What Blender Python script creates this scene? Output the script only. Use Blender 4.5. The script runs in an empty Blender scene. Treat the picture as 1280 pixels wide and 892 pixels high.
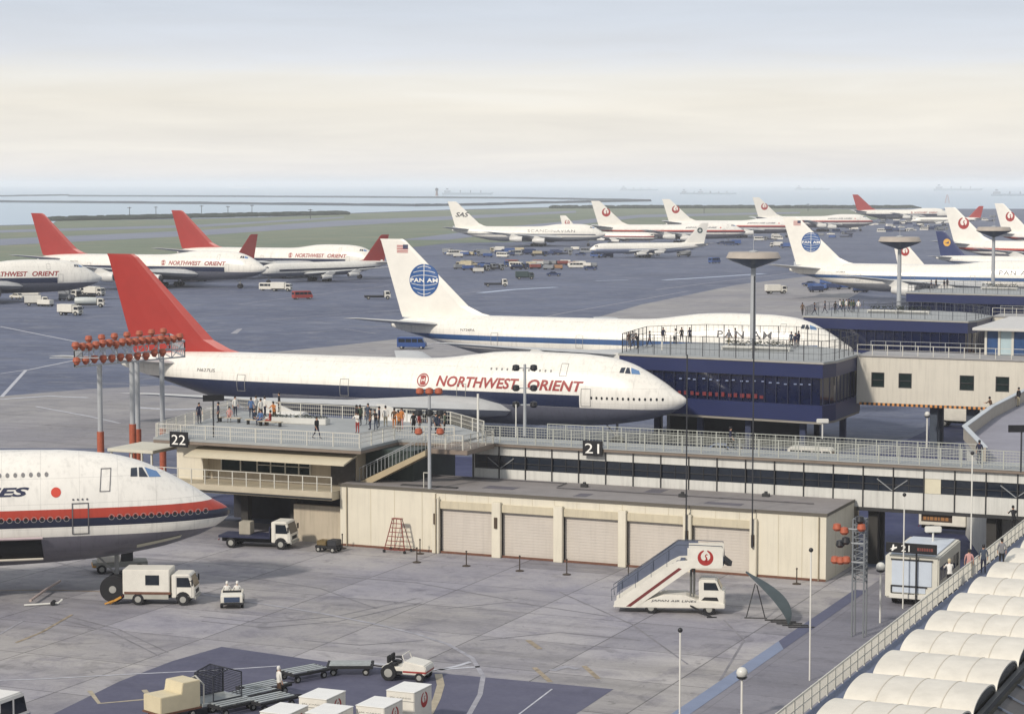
import bpy, bmesh, math, random
from math import sin, cos, pi, sqrt, atan, atan2, radians, tan
from mathutils import Vector, Matrix
random.seed(7)
SC = bpy.context.scene
COL = SC.collection

# ------------------------------------------------------------------ camera geometry (used to find where things stand)
F = 2700.0; PITCH = atan(217 / 2700); CH = 27.4; TH = .41
_c, _s = cos(PITCH), sin(PITCH)
def ray(u, v):
    x, y, z = u - 640, F, 446 - v
    return (x, y * _c + z * _s, -y * _s + z * _c)
def G(u, v, z=0.0):
    d = ray(u, v); t = (z - CH) / d[2]
    return Vector((d[0] * t, d[1] * t, z))
def AT(u, v, Y):
    d = ray(u, v); t = Y / d[1]
    return Vector((d[0] * t, Y, CH + d[2] * t))
def PX(X, Y, Z):
    z = Z - CH; d = Y * _c - z * _s; w = Y * _s + z * _c
    return (640 + F * X / d, 446 - F * w / d)
E1 = Vector((cos(TH), -sin(TH), 0)); E2 = Vector((sin(TH), cos(TH), 0))
O = G(1032, 727)
def W(x, y, z=0.0): return O + E1 * x + E2 * y + Vector((0, 0, z))       # terminal grid -> world
def LG(u, v, z=0.0):
    g = G(u, v, z) - O
    return (g.dot(E1), g.dot(E2))

# ------------------------------------------------------------------ materials
def lin(h):
    h = h.lstrip('#'); o = []
    for i in (0, 2, 4):
        c = int(h[i:i + 2], 16) / 255
        o.append(c / 12.92 if c <= .04045 else ((c + .055) / 1.055) ** 2.4)
    return (*o, 1)
_M = {}
def M(key, col=None, rough=.6, var=.12, scale=1.2, metal=0.0, bump=0.0, emit=0.0, spec=.5, trans=0.0, streak=0.0, world=False):
    if key in _M: return _M[key]
    m = bpy.data.materials.new(key); m.use_nodes = True; nt = m.node_tree; b = nt.nodes['Principled BSDF']
    c = lin(col) if isinstance(col, str) else (*col, 1)
    b.inputs['Roughness'].default_value = rough; b.inputs['Metallic'].default_value = metal
    b.inputs['Specular IOR Level'].default_value = spec
    if trans: b.inputs['Transmission Weight'].default_value = trans
    if emit:
        b.inputs['Emission Color'].default_value = c; b.inputs['Emission Strength'].default_value = emit
    if var:
        tc = nt.nodes.new('ShaderNodeTexCoord'); n = nt.nodes.new('ShaderNodeTexNoise')
        n.inputs['Scale'].default_value = scale; n.inputs['Detail'].default_value = 5; n.inputs['Roughness'].default_value = .65
        nt.links.new((nt.nodes.new('ShaderNodeNewGeometry').outputs['Position'] if world else tc.outputs['Object']), n.inputs['Vector'])
        r = nt.nodes.new('ShaderNodeMapRange'); r.inputs['From Min'].default_value = .25; r.inputs['From Max'].default_value = .75
        r.inputs['To Min'].default_value = 1 - var; r.inputs['To Max'].default_value = 1 + var * .5
        nt.links.new(n.outputs['Fac'], r.inputs['Value'])
        mx = nt.nodes.new('ShaderNodeVectorMath'); mx.operation = 'SCALE'; mx.inputs[0].default_value = c[:3]
        kout = r.outputs[0]
        if streak:                                   # rain runs down walls
            mp = nt.nodes.new('ShaderNodeMapping'); mp.inputs['Scale'].default_value = (2.2, 2.2, .12); nt.links.new(tc.outputs['Object'], mp.inputs[0])
            n2 = nt.nodes.new('ShaderNodeTexNoise'); n2.inputs['Scale'].default_value = 1.6; n2.inputs['Detail'].default_value = 6; n2.inputs['Roughness'].default_value = .7; nt.links.new(mp.outputs[0], n2.inputs['Vector'])
            r2 = nt.nodes.new('ShaderNodeMapRange'); r2.inputs['From Min'].default_value = .48; r2.inputs['From Max'].default_value = .75; r2.inputs['To Min'].default_value = 1; r2.inputs['To Max'].default_value = 1 - streak; nt.links.new(n2.outputs['Fac'], r2.inputs['Value'])
            kout = NX(nt).op('MULTIPLY', kout, r2.outputs[0])
        nt.links.new(kout, mx.inputs['Scale']); nt.links.new(mx.outputs[0], b.inputs['Base Color'])
        if bump:
            bp = nt.nodes.new('ShaderNodeBump'); bp.inputs['Strength'].default_value = bump; bp.inputs['Distance'].default_value = .02
            nt.links.new(n.outputs['Fac'], bp.inputs['Height']); nt.links.new(bp.outputs[0], b.inputs['Normal'])
    else: b.inputs['Base Color'].default_value = c
    _M[key] = m; return m

class NX:                                   # tiny expression builder for shader masks
    def __init__(s, nt): s.nt = nt
    def op(s, o, a, b=0.0):
        n = s.nt.nodes.new('ShaderNodeMath'); n.operation = o
        for i, v in enumerate((a, b)):
            if isinstance(v, (int, float)): n.inputs[i].default_value = v
            else: s.nt.links.new(v, n.inputs[i])
        return n.outputs[0]
    def rng(s, v, lo, hi): return s.op('MULTIPLY', s.op('GREATER_THAN', v, lo), s.op('LESS_THAN', v, hi))
    def mix(s, f, a, b):
        n = s.nt.nodes.new('ShaderNodeMix'); n.data_type = 'RGBA'
        for k, v in ((0, f), (6, a), (7, b)):
            if hasattr(v, 'links'): s.nt.links.new(v, n.inputs[k])
            else: n.inputs[k].default_value = v
        return n.outputs[2]

def livery(key, base, bands, belly=None, zbelly=4.15):
    """bands: (zlo, zhi, amin, amax, colour); the paint scheme is laid out in the aircraft's own coordinates"""
    m = bpy.data.materials.new(key); m.use_nodes = True; nt = m.node_tree; b = nt.nodes['Principled BSDF']; e = NX(nt)
    tc = nt.nodes.new('ShaderNodeTexCoord'); sp = nt.nodes.new('ShaderNodeSeparateXYZ'); nt.links.new(tc.outputs['Object'], sp.inputs[0])
    x, z = sp.outputs[0], sp.outputs[2]
    col = lin(base)
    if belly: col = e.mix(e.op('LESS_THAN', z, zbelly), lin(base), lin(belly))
    for lo, hi, a0, a1, c in bands:
        f = e.op('MULTIPLY', e.rng(z, lo, hi), e.rng(x, -a1, -a0))
        col = e.mix(f, col, lin(c))
    n = nt.nodes.new('ShaderNodeTexNoise'); n.inputs['Scale'].default_value = .9; n.inputs['Detail'].default_value = 7
    mp = nt.nodes.new('ShaderNodeMapping'); mp.inputs['Scale'].default_value = (1, 1, .35)
    nt.links.new(tc.outputs['Object'], mp.inputs[0]); nt.links.new(mp.outputs[0], n.inputs['Vector'])
    r = nt.nodes.new('ShaderNodeMapRange'); r.inputs['From Min'].default_value = .35; r.inputs['From Max'].default_value = .7
    r.inputs['To Min'].default_value = 1.0; r.inputs['To Max'].default_value = .93; nt.links.new(n.outputs['Fac'], r.inputs['Value'])
    # skin joints every few metres
    seam = e.op('MAXIMUM', e.op('LESS_THAN', e.op('FRACT', e.op('MULTIPLY', x, .4)), .014), e.op('LESS_THAN', e.op('FRACT', e.op('MULTIPLY', z, .62)), .02))
    mpg = nt.nodes.new('ShaderNodeMapping'); mpg.inputs['Scale'].default_value = (2.6, 2.6, .22); nt.links.new(tc.outputs['Object'], mpg.inputs[0])
    ng = nt.nodes.new('ShaderNodeTexNoise'); ng.inputs['Scale'].default_value = 1.2; ng.inputs['Detail'].default_value = 6; nt.links.new(mpg.outputs[0], ng.inputs['Vector'])
    rg = nt.nodes.new('ShaderNodeMapRange'); rg.inputs['From Min'].default_value = .5; rg.inputs['From Max'].default_value = .8; rg.inputs['To Min'].default_value = 1.0; rg.inputs['To Max'].default_value = .8; nt.links.new(ng.outputs['Fac'], rg.inputs['Value'])
    k = e.op('MULTIPLY', e.op('MULTIPLY', r.outputs[0], rg.outputs[0]), e.op('SUBTRACT', 1.0, e.op('MULTIPLY', seam, .2)))
    sc = nt.nodes.new('ShaderNodeVectorMath'); sc.operation = 'SCALE'
    if hasattr(col, 'links'): nt.links.new(col, sc.inputs[0])
    else: sc.inputs[0].default_value = col[:3]
    nt.links.new(k, sc.inputs['Scale']); nt.links.new(sc.outputs[0], b.inputs['Base Color'])
    b.inputs['Roughness'].default_value = .3
    return m

# ------------------------------------------------------------------ mesh builder
class MB:
    def __init__(s): s.v = []; s.f = []; s.m = []
    def add(s, vs, fs, m=0):
        k = len(s.v); s.v += [tuple(v) for v in vs]; s.f += [tuple(i + k for i in f) for f in fs]; s.m += [m] * len(fs); return s
    def poly(s, pts, m=0): return s.add(pts, [tuple(range(len(pts)))], m)
    def box(s, x0, x1, y0, y1, z0, z1, m=0):
        v = [(x, y, z) for x in (x0, x1) for y in (y0, y1) for z in (z0, z1)]
        return s.add(v, [(0, 1, 3, 2), (4, 6, 7, 5), (0, 4, 5, 1), (2, 3, 7, 6), (0, 2, 6, 4), (1, 5, 7, 3)], m)
    def bar(s, p, q, w, h=None, m=0):
        p, q = Vector(p), Vector(q); d = (q - p)
        if d.length < 1e-6: return s
        d.normalize(); h = h or w
        u = d.cross(Vector((0, 0, 1)));  u = Vector((1, 0, 0)) if u.length < 1e-4 else u.normalized()
        t = u.cross(d).normalized(); v = []
        for c in (p, q):
            for a, b in ((-1, -1), (1, -1), (1, 1), (-1, 1)): v.append(c + u * (a * w / 2) + t * (b * h / 2))
        return s.add(v, [(3, 2, 1, 0), (4, 5, 6, 7), (0, 1, 5, 4), (1, 2, 6, 5), (2, 3, 7, 6), (3, 0, 4, 7)], m)
    def loft(s, rings, m=0, cap=True):
        n = len(rings[0]); v = [p for r in rings for p in r]; f = []
        for i in range(len(rings) - 1):
            for j in range(n): f.append((i * n + j, i * n + (j + 1) % n, (i + 1) * n + (j + 1) % n, (i + 1) * n + j))
        if cap: f.append(tuple(reversed(range(n)))); f.append(tuple((len(rings) - 1) * n + j for j in range(n)))
        return s.add(v, f, m)
    def tube(s, pts, r, n=8, m=0, cap=True):
        pts = [Vector(p) for p in pts]; rings = []
        for i, p in enumerate(pts):
            d = (pts[min(i + 1, len(pts) - 1)] - pts[max(i - 1, 0)]).normalized()
            u = d.cross(Vector((0, 0, 1))); u = Vector((1, 0, 0)) if u.length < 1e-3 else u.normalized()
            t = u.cross(d); rr = r[i] if isinstance(r, (list, tuple)) else r
            rings.append([p + u * (rr * cos(2 * pi * k / n)) + t * (rr * sin(2 * pi * k / n)) for k in range(n)])
        return s.loft(rings, m, cap)
    def prism(s, prof, y0, y1, m=0, ax='y'):       # profile (x,z) swept along y (or (x,y) along z, (y,z) along x)
        f = {'y': lambda a, b, c: (a, c, b), 'z': lambda a, b, c: (a, b, c), 'x': lambda a, b, c: (c, a, b)}[ax]
        n = len(prof); v = [f(a, b, y0) for a, b in prof] + [f(a, b, y1) for a, b in prof]
        fs = [tuple(range(n)), tuple(reversed(range(n, 2 * n)))] + [(i, n + i, n + (i + 1) % n, (i + 1) % n) for i in range(n)]
        return s.add(v, fs, m)
    def lathe(s, prof, c=(0, 0, 0), n=20, m=0, ax='z'):
        rings = []
        for r, h in prof:
            ring = []
            for k in range(n):
                a = 2 * pi * k / n
                p = (r * cos(a), r * sin(a), h) if ax == 'z' else (h, r * cos(a), r * sin(a)) if ax == 'x' else (r * cos(a), h, r * sin(a))
                ring.append((p[0] + c[0], p[1] + c[1], p[2] + c[2]))
            rings.append(ring)
        return s.loft(rings, m, True)
    def build(s, name, mats, parent=None, loc=(0, 0, 0), rz=0.0, smooth=False, bevel=0.0, data_only=False):
        me = bpy.data.meshes.new(name); me.from_pydata([tuple(v) for v in s.v], [], s.f)
        if not isinstance(mats, (list, tuple)): mats = [mats]
        for mt in mats: me.materials.append(mt)
        me.polygons.foreach_set('material_index', s.m)
        bm = bmesh.new(); bm.from_mesh(me)
        bmesh.ops.recalc_face_normals(bm, faces=bm.faces)
        if bevel:
            ed = [e for e in bm.edges if len(e.link_faces) == 2 and e.calc_face_angle(0) > .6]
            try: bmesh.ops.bevel(bm, geom=ed, offset=bevel, segments=2, affect='EDGES', clamp_overlap=True)
            except Exception: pass
        if smooth:
            for f in bm.faces: f.smooth = True
            for e in bm.edges:
                if len(e.link_faces) == 2 and e.calc_face_angle(0) > .75: e.smooth = False
        bm.to_mesh(me); bm.free()
        if data_only: return me
        return link(name, me, parent, loc, rz)

def link(name, me, parent=None, loc=(0, 0, 0), rz=0.0):
    o = bpy.data.objects.new(name, me); COL.objects.link(o); o.location = loc; o.rotation_euler = (0, 0, rz)
    if parent is not None: o.parent = parent
    return o
def tag(o, label=None, cat=None, group=None, kind=None):
    if label: o['label'] = label
    if cat: o['category'] = cat
    if group: o['group'] = group
    if kind: o['kind'] = kind
    return o
def thing(name, label, cat, loc=(0, 0, 0), rz=0.0, group=None):
    o = bpy.data.objects.new(name, None); COL.objects.link(o); o.location = loc; o.rotation_euler = (0, 0, rz); o.empty_display_size = .3
    return tag(o, label, cat, group)
KIDS = {}
def children(o): return [c for c in bpy.data.objects if c.parent == o]
def snapshot(o): return (o, [(c, [(g, []) for g in children(c)]) for c in children(o)])
def copy_tree(snap, loc=None, rz=None, label=None, group=None, cat=None, skip=(), parent=None):
    o, kids = snap
    c = o.copy(); COL.objects.link(c); c.parent = parent
    if loc is not None: c.location = loc
    if rz is not None: c.rotation_euler = (0, 0, rz)
    if label: c['label'] = label
    if group: c['group'] = group
    if cat: c['category'] = cat
    for k in kids:
        if k[0].name.split('.')[0] in skip: continue
        copy_tree(k, skip=skip, parent=c)
    return c
def repaint(o, frm, to):                      # object-level material swap on a copy and its parts
    for ob in [o] + [c for c in o.children_recursive]:
        if ob.type != 'MESH': continue
        for s in ob.material_slots:
            if s.material and s.material.name == frm: s.link = 'OBJECT'; s.material = to

# ------------------------------------------------------------------ lettering
_TX = {}
def text_data(s, size=1.0, shear=0.0, bold=0.0, spacing=1.0):
    key = (s, size, shear, bold, spacing)
    if key in _TX: return _TX[key]
    cu = bpy.data.curves.new('lettering_curve', 'FONT'); cu.body = s; cu.size = size; cu.shear = shear; cu.offset = bold; cu.space_character = spacing
    cu.align_x = 'LEFT'; cu.resolution_u = 3
    o = bpy.data.objects.new('lettering_source', cu); COL.objects.link(o)
    bpy.context.view_layer.update(); dg = bpy.context.evaluated_depsgraph_get()
    me = o.evaluated_get(dg).to_mesh(); v = [(p.co.x, p.co.y) for p in me.vertices]; f = [tuple(p.vertices) for p in me.polygons]
    o.evaluated_get(dg).to_mesh_clear(); COL.objects.unlink(o); bpy.data.objects.remove(o); bpy.data.curves.remove(cu)
    x0 = min(p[0] for p in v); x1 = max(p[0] for p in v); y0 = min(p[1] for p in v); y1 = max(p[1] for p in v)
    _TX[key] = (v, f, (x0, x1, y0, y1)); return _TX[key]
def fit_text(s, x0, x1, z0, z1, **k):
    """lettering filling the box x0..x1, z0..z1 (may run from high x to low x)"""
    v, f, (a0, a1, b0, b1) = text_data(s, **k)
    return [(x0 + (p[0] - a0) / (a1 - a0) * (x1 - x0), z0 + (p[1] - b0) / (b1 - b0) * (z1 - z0)) for p in v], f
def ring2(cx, cz, r0, r1, n=28, a0=0, a1=2 * pi):
    v = []; f = []
    full = abs(a1 - a0 - 2 * pi) < 1e-6
    for i in range(n if full else n + 1):
        a = a0 + (a1 - a0) * i / n
        v += [(cx + r0 * cos(a), cz + r0 * sin(a)), (cx + r1 * cos(a), cz + r1 * sin(a))]
    m = len(v) // 2
    for i in range(m if full else m - 1):
        j = (i + 1) % m; f.append((2 * i, 2 * i + 1, 2 * j + 1, 2 * j))
    return v, f
def disc2(cx, cz, r, n=28): return [(cx + r * cos(2 * pi * i / n), cz + r * sin(2 * pi * i / n)) for i in range(n)], [tuple(range(n))]
def join2(*shapes):
    v = []; f = []
    for a, b in shapes:
        k = len(v); v += list(a); f += [tuple(i + k for i in q) for q in b]
    return v, f
def mir(shape, cx): return [(2 * cx - x, z) for x, z in shape[0]], shape[1]
def crane2(cx, cz, r, flip=1):
    """round bird emblem: two raised wings closing a ring, with a curved neck inside"""
    v, f = [], []
    n = 26
    for sgn in (1, -1):
        vv, ff = [], []
        for i in range(n + 1):                                   # wing: thick at the bottom, feathered and thin at the top
            t = i / n; a = -pi / 2 + sgn * t * pi * .93
            w = .52 * (1 - t) ** .8 + .13 + (.05 if i % 3 == 0 else 0)
            vv += [(cx + (r * (1 - w)) * cos(a), cz + (r * (1 - w)) * sin(a)), (cx + r * cos(a), cz + r * sin(a))]
        for i in range(n): ff.append((2 * i, 2 * i + 1, 2 * i + 3, 2 * i + 2))
        v, f = join2((v, f), (vv, ff))
    path = [(.02, -.45), (.16, -.2), (.10, .05), (-.02, .2), (.02, .36), (.17, .43), (.3, .36)]
    vv, ff = [], []
    for i, (px, pz) in enumerate(path):
        w = [.16, .12, .09, .075, .07, .08, .015][i]
        q = path[min(i + 1, 6)]; p = path[max(i - 1, 0)]; dx, dz = q[0] - p[0], q[1] - p[1]; l = sqrt(dx * dx + dz * dz)
        vv += [(cx + flip * r * (px - dz / l * w), cz + r * (pz + dx / l * w)), (cx + flip * r * (px + dz / l * w), cz + r * (pz - dx / l * w))]
    for i in range(6): ff.append((2 * i, 2 * i + 1, 2 * i + 3, 2 * i + 2))
    return join2((v, f), (vv, ff))
def drape(name, shape, fn, mat, parent=None, stepx=1.2, stepz=.3, data_only=False):
    """lay a flat (x,z) shape onto a curved skin; fn(x,z) -> (x,y,z)"""
    bm = bmesh.new(); vs = [bm.verts.new((x, 0, z)) for x, z in shape[0]]
    for f in shape[1]:
        try: bm.faces.new([vs[i] for i in f])
        except ValueError: pass
    xs = [p[0] for p in shape[0]]; zs = [p[1] for p in shape[0]]
    for lo, hi, st, nrm in ((min(xs), max(xs), stepx, (1, 0, 0)), (min(zs), max(zs), stepz, (0, 0, 1))):
        k = math.ceil(lo / st)
        while k * st < hi:
            co = (k * st, 0, 0) if nrm[0] else (0, 0, k * st)
            bmesh.ops.bisect_plane(bm, geom=list(bm.verts) + list(bm.edges) + list(bm.faces), plane_co=co, plane_no=nrm, dist=1e-5); k += 1
    for v in bm.verts: v.co = fn(v.co.x, v.co.z)
    me = bpy.data.meshes.new(name); bm.to_mesh(me); bm.free(); me.materials.append(mat)
    if data_only: return me
    return link(name, me, parent)
def flat_text(name, s, mat, parent, loc, w, h, rz=0.0, **k):
    """upright flat lettering facing local -y, lower-left corner at loc"""
    sh = fit_text(s, 0, w, 0, h, **k)
    me = bpy.data.meshes.new(name); me.from_pydata([(x, 0, z) for x, z in sh[0]], [], sh[1]); me.materials.append(mat)
    return link(name, me, parent, loc, rz)
HAZE = 1.2e-4
# ------------------------------------------------------------------ airliners (nose at the origin, tail towards -x, right side towards -y)
def interp(tab, a):
    if a <= tab[0][0]: return tab[0][1:]
    for i in range(len(tab) - 1):
        if a <= tab[i + 1][0]:
            p0 = tab[max(i - 1, 0)]; p1 = tab[i]; p2 = tab[i + 1]; p3 = tab[min(i + 2, len(tab) - 1)]
            h = p2[0] - p1[0]; t = (a - p1[0]) / h; o = []
            for k in range(1, len(p1)):
                d1 = (p1[k] - p0[k]) / (p1[0] - p0[0]) if p1 is not p0 else (p2[k] - p1[k]) / h
                d2 = (p3[k] - p2[k]) / (p3[0] - p2[0]) if p3 is not p2 else (p2[k] - p1[k]) / h
                s = (p2[k] - p1[k]) / h
                m1 = 0 if d1 * s <= 0 else 2 * d1 * s / (d1 + s); m2 = 0 if d2 * s <= 0 else 2 * d2 * s / (d2 + s)
                o.append((2 * t**3 - 3 * t**2 + 1) * p1[k] + (t**3 - 2 * t**2 + t) * h * m1 + (-2 * t**3 + 3 * t**2) * p2[k] + (t**3 - t**2) * h * m2)
            return tuple(o)
    return tab[-1][1:]
#            a     zb    zt    w     zc
JUMBO = [(0.0, 5.05, 5.35, .06, 5.2), (.3, 4.72, 5.62, .5, 5.2), (1.15, 4.15, 6.1, 1.15, 5.15), (2.0, 3.75, 6.7, 1.65, 5.1), (2.8, 3.5, 7.2, 2.0, 5.1),
         (4.5, 3.02, 8.15, 2.5, 5.1), (6.2, 2.72, 8.9, 2.8, 5.1), (8.2, 2.42, 9.38, 3.0, 5.15), (12, 2.15, 9.7, 3.2, 5.2), (17, 2.0, 9.75, 3.25, 5.25),
         (21, 1.98, 9.6, 3.25, 5.25), (24.5, 1.97, 9.15, 3.25, 5.25), (28, 1.96, 8.72, 3.25, 5.25), (31, 1.96, 8.6, 3.25, 5.25), (46, 1.98, 8.55, 3.25, 5.25),
         (50, 2.3, 8.55, 3.2, 5.3), (55, 3.15, 8.52, 2.85, 5.6), (60, 4.3, 8.4, 2.2, 6.2), (64, 5.35, 8.15, 1.5, 6.7), (67, 6.0, 7.75, .85, 6.85), (68.6, 6.5, 7.2, .35, 6.85)]
SLIM = [(0.0, 2.95, 3.15, .05, 3.05), (.3, 2.7, 3.5, .35, 3.05), (1.2, 2.3, 4.2, .95, 3.1), (2.4, 1.95, 4.9, 1.4, 3.15), (4.5, 1.7, 5.35, 1.8, 3.3), (7, 1.6, 5.45, 1.88, 3.5),
        (30, 1.6, 5.45, 1.88, 3.5), (35, 2.2, 5.45, 1.75, 3.8), (40, 3.1, 5.35, 1.2, 4.2), (43.5, 3.8, 5.2, .7, 4.5), (45.5, 4.3, 4.9, .25, 4.6)]
def hull_fn(tab, side=-1, off=.02):
    def fn(x, z):
        zb, zt, w, zc = interp(tab, -x)
        u = (z - zc) / ((zt - zc) if z > zc else (zc - zb)); u = max(-.995, min(.995, u))
        return Vector((x, side * (w * sqrt(1 - u * u) + off), z))
    return fn
WHITE, OFFW = 'e6e2d7', 'd6d2c6'
def airfoil(c0, c1, t, y, z, twist=0.0):
    """chordwise section from leading edge a=c0 to trailing edge a=c1"""
    ring = []
    for f, u in ((0, 0), (.05, .5), (.2, .95), (.4, 1), (.7, .55), (1, .02), (.7, -.25), (.4, -.55), (.2, -.6), (.05, -.4)):
        ring.append((-(c0 + (c1 - c0) * f), y, z + t * u * .5))
    return ring
def make_airliner(key, tab, body_mat, fin_mat, jumbo=True, wing_mat=None):
    """returns dict with the root Empty and helpers"""
    p = thing('airliner', 'x', 'airliner')
    wm = wing_mat or M('wing_grey', 'b9bab8', .45, .15, .6); em = M('nacelle_white', 'cfcdc6', .4, .1, .8); dk = M('dark_metal', '2a2b2e', .5, .1)
    m = MB(); L = tab[-1][0]; st = [0]
    a = 0
    while a < L - .3:
        a += .25 if a < 3 else (.6 if a < 9 else (1.5 if a < 32 and jumbo else 2.4)); st.append(min(a, L))
    rings = []
    for a in st:
        zb, zt, w, zc = interp(tab, a); n = 44
        rings.append([(-a, w * sin(2 * pi * k / n), zc + ((zt - zc) if cos(2 * pi * k / n) > 0 else (zc - zb)) * cos(2 * pi * k / n)) for k in range(n)])
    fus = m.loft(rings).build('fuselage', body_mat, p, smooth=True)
    if jumbo:
        # wings
        wst = [(0, 17.0, 36.5, 2.9, 3.5), (3.2, 18.6, 36.6, 2.7, 3.7), (11.6, 29.0, 39.3, 1.1, 4.5), (21.0, 37.2, 43.8, .62, 5.6), (29.4, 44.6, 48.6, .3, 6.7), (29.8, 45.6, 48.8, .1, 6.75)]
        tst = [(0, 59.0, 68.2, .8, 7.0), (1.3, 59.8, 68.0, .75, 7.1), (10.6, 68.2, 70.9, .3, 8.3), (11.0, 69.0, 71.0, .1, 8.35)]
        fst = [(8.0, 50.5, 67.0, .5), (8.8, 54.2, 67.3, .5), (9.8, 56.4, 67.6, .46), (19.0, 66.3, 70.4, .2), (19.33, 66.9, 70.6, .14)]
        eng = [(11.7, 24.6, 2.55), (21.2, 32.6, 3.45)]; er, el = 1.32, 5.6
    else:
        wst = [(0, 13.5, 22.5, 1.1, 2.2), (1.8, 14.6, 22.5, 1.0, 2.35), (8, 19.5, 24.6, .65, 3.0), (20.6, 30.0, 32.2, .2, 4.4), (20.9, 30.8, 32.3, .08, 4.45)]
        tst = [(0, 39.3, 44.5, .4, 4.7), (6.6, 43.8, 46.2, .15, 5.3), (6.8, 44.2, 46.2, .06, 5.3)]
        fst = [(5.1, 32.8, 44.0, .3), (5.7, 36.5, 44.2, .3), (12.4, 42.6, 45.7, .14), (12.7, 43.2, 45.8, .08)]
        eng = [(8.3, 15.5, 1.6), (13.6, 20.8, 2.3)]; er, el = .62, 3.6
    for side in (-1, 1):
        MB().loft([airfoil(c0, c1, t, side * y, z) for y, c0, c1, t, z in wst]).build('wing', wm, p, smooth=True)
        MB().loft([airfoil(c0, c1, t, side * y, z) for y, c0, c1, t, z in tst]).build('tailplane', wm, p, smooth=True)
        for y, a, z in eng:
            q = MB().lathe([(er * .8, 0), (er * .97, -.12), (er, -.6), (er, -el * .45), (er * .8, -el * .72), (er * .55, -el)], (-a, side * y, z), 22, 0, 'x').build('engine', em, p, smooth=True)
            MB().lathe([(er * .3, .35), (er * .79, .02), (er * .79, .0)], (-a + .0, side * y, z), 18, 0, 'x').build('intake', dk, q)
            zt = z + er * .8; pt = z + er + .55
            MB().prism([(-a - el * .12, zt), (-a - el * .95, zt - er * .4), (-a - el * 1.45, pt + .2), (-a - el * .75, pt + .35)], side * y - .18, side * y + .18).build('pylon', em, q)
    # fin
    rings = []
    for z, c0, c1, t in fst:
        rings.append([(-(c0 + (c1 - c0) * f), t * u * .5, z) for f, u in ((0, 0), (.12, .8), (.3, 1), (.7, .7), (1, .04), (.7, -.7), (.3, -1), (.12, -.8))])
    fin = MB().loft(rings).build('fin', fin_mat, p, smooth=False)
    tcone = None
    def fin_fn(side, off=.03):
        def fn(x, z):
            for i in range(len(fst) - 1):
                if z <= fst[i + 1][0] or i == len(fst) - 2:
                    A, B = fst[i], fst[i + 1]; k = (z - A[0]) / (B[0] - A[0]); c0, c1, t = [A[j] + (B[j] - A[j]) * k for j in (1, 2, 3)]
                    f = (-x - c0) / (c1 - c0); P = [(0, 0), (.12, .8), (.3, 1), (.7, .7), (1, .04)]; u = .04
                    for j in range(4):
                        if P[j][0] <= f <= P[j + 1][0]: u = P[j][1] + (P[j + 1][1] - P[j][1]) * (f - P[j][0]) / (P[j + 1][0] - P[j][0])
                    return Vector((x, side * (t * u * .5 + off), z))
        return fn
    # landing gear
    gm = M('gear_metal', '8f8f8c', .5, .1); tyre = M('tyre', '17171a', .8, .1)
    if jumbo: spots = [('nose_gear', 7.6, 0, 2.6, .62, ((-.45), .45)), ('main_gear', 31.5, 1.9, 2.5, .62, (-.55, .55)), ('main_gear', 31.5, -1.9, 2.5, .62, (-.55, .55)), ('main_gear', 28.6, 5.5, 3.6, .62, (-.55, .55)), ('main_gear', 28.6, -5.5, 3.6, .62, (-.55, .55))]
    else: spots = [('nose_gear', 3.6, 0, 2.0, .45, (-.3, .3)), ('main_gear', 21, 3.4, 2.4, .55, (-.45, .45)), ('main_gear', 21, -3.4, 2.4, .55, (-.45, .45))]
    for nm, a, y, zt, r, ys in spots:
        g = MB().tube([(-a, y, r), (-a, y, zt)], .14, 8).tube([(-a - 1.4, y, zt), (-a, y, r + .5)], .07, 6).bar((-a, y + ys[0], r), (-a, y + ys[1], r), .14).build(nm, gm, p)
        for yy in ys:
            for dx in ((0,) if nm == 'nose_gear' else (-.75, .75)):
                MB().lathe([(r * .55, -.2), (r * .95, -.2), (r, -.1), (r, .1), (r * .95, .2), (r * .55, .2)], (-a + dx, y + yy, r), 18, 0, 'y').build('wheel', tyre, g, smooth=True)
    # cockpit glazing
    gl = M('cockpit_glass', '2c3440', .12, 0); gb = M('cockpit_glass_sky', '5d7fa8', .1, 0)
    for side in (-1, 1):
        fn = hull_fn(tab, side, .03)
        cw = [([(-6.65, 8.02), (-6.2, 8.0), (-6.2, 8.52), (-6.6, 8.52)], gl), ([(-6.08, 7.98), (-5.5, 7.93), (-5.85, 8.5), (-6.08, 8.52)], gl), ([(-5.42, 7.92), (-4.62, 7.86), (-4.9, 8.2), (-5.7, 8.5)], gb)] if jumbo else \
             [([(-2.9, 4.15), (-2.4, 4.15), (-2.4, 4.6), (-2.8, 4.6)], gl), ([(-2.3, 4.15), (-1.75, 4.12), (-1.95, 4.5), (-2.3, 4.6)], gl)]
        for q, mt in cw: drape('cockpit_window', (q, [(0, 1, 2, 3)]), fn, mt, p, .3, .15)
    MB().lathe([(.3, 0), (.28, -.15), (.1, -.2)], (-L, 0, interp(tab, L)[3]), 12, 0, 'x').build('exhaust', dk, p)
    return p, fin_fn
def window_row(p, tab, a0, n, step, z, mat, w=.24, h=.34, side=-1):
    fn = hull_fn(tab, side, .03)
    for i in range(n):
        a = a0 + i * step
        drape('window', ([(-a + w / 2 * cos(t) * 1.0, z + h / 2 * sin(t)) for t in [2 * pi * k / 10 for k in range(10)]], [tuple(range(10))]), fn, mat, p, 9, 9)
def outline(x0, x1, z0, z1, w=.05):
    return join2(*[([(a, b), (c, b), (c, d), (a, d)], [(0, 1, 2, 3)]) for a, b, c, d in ((x0, z0, x1, z0 + w), (x0, z1 - w, x1, z1), (x0, z0 + w, x0 + w, z1 - w), (x1 - w, z0 + w, x1, z1 - w))])
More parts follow.
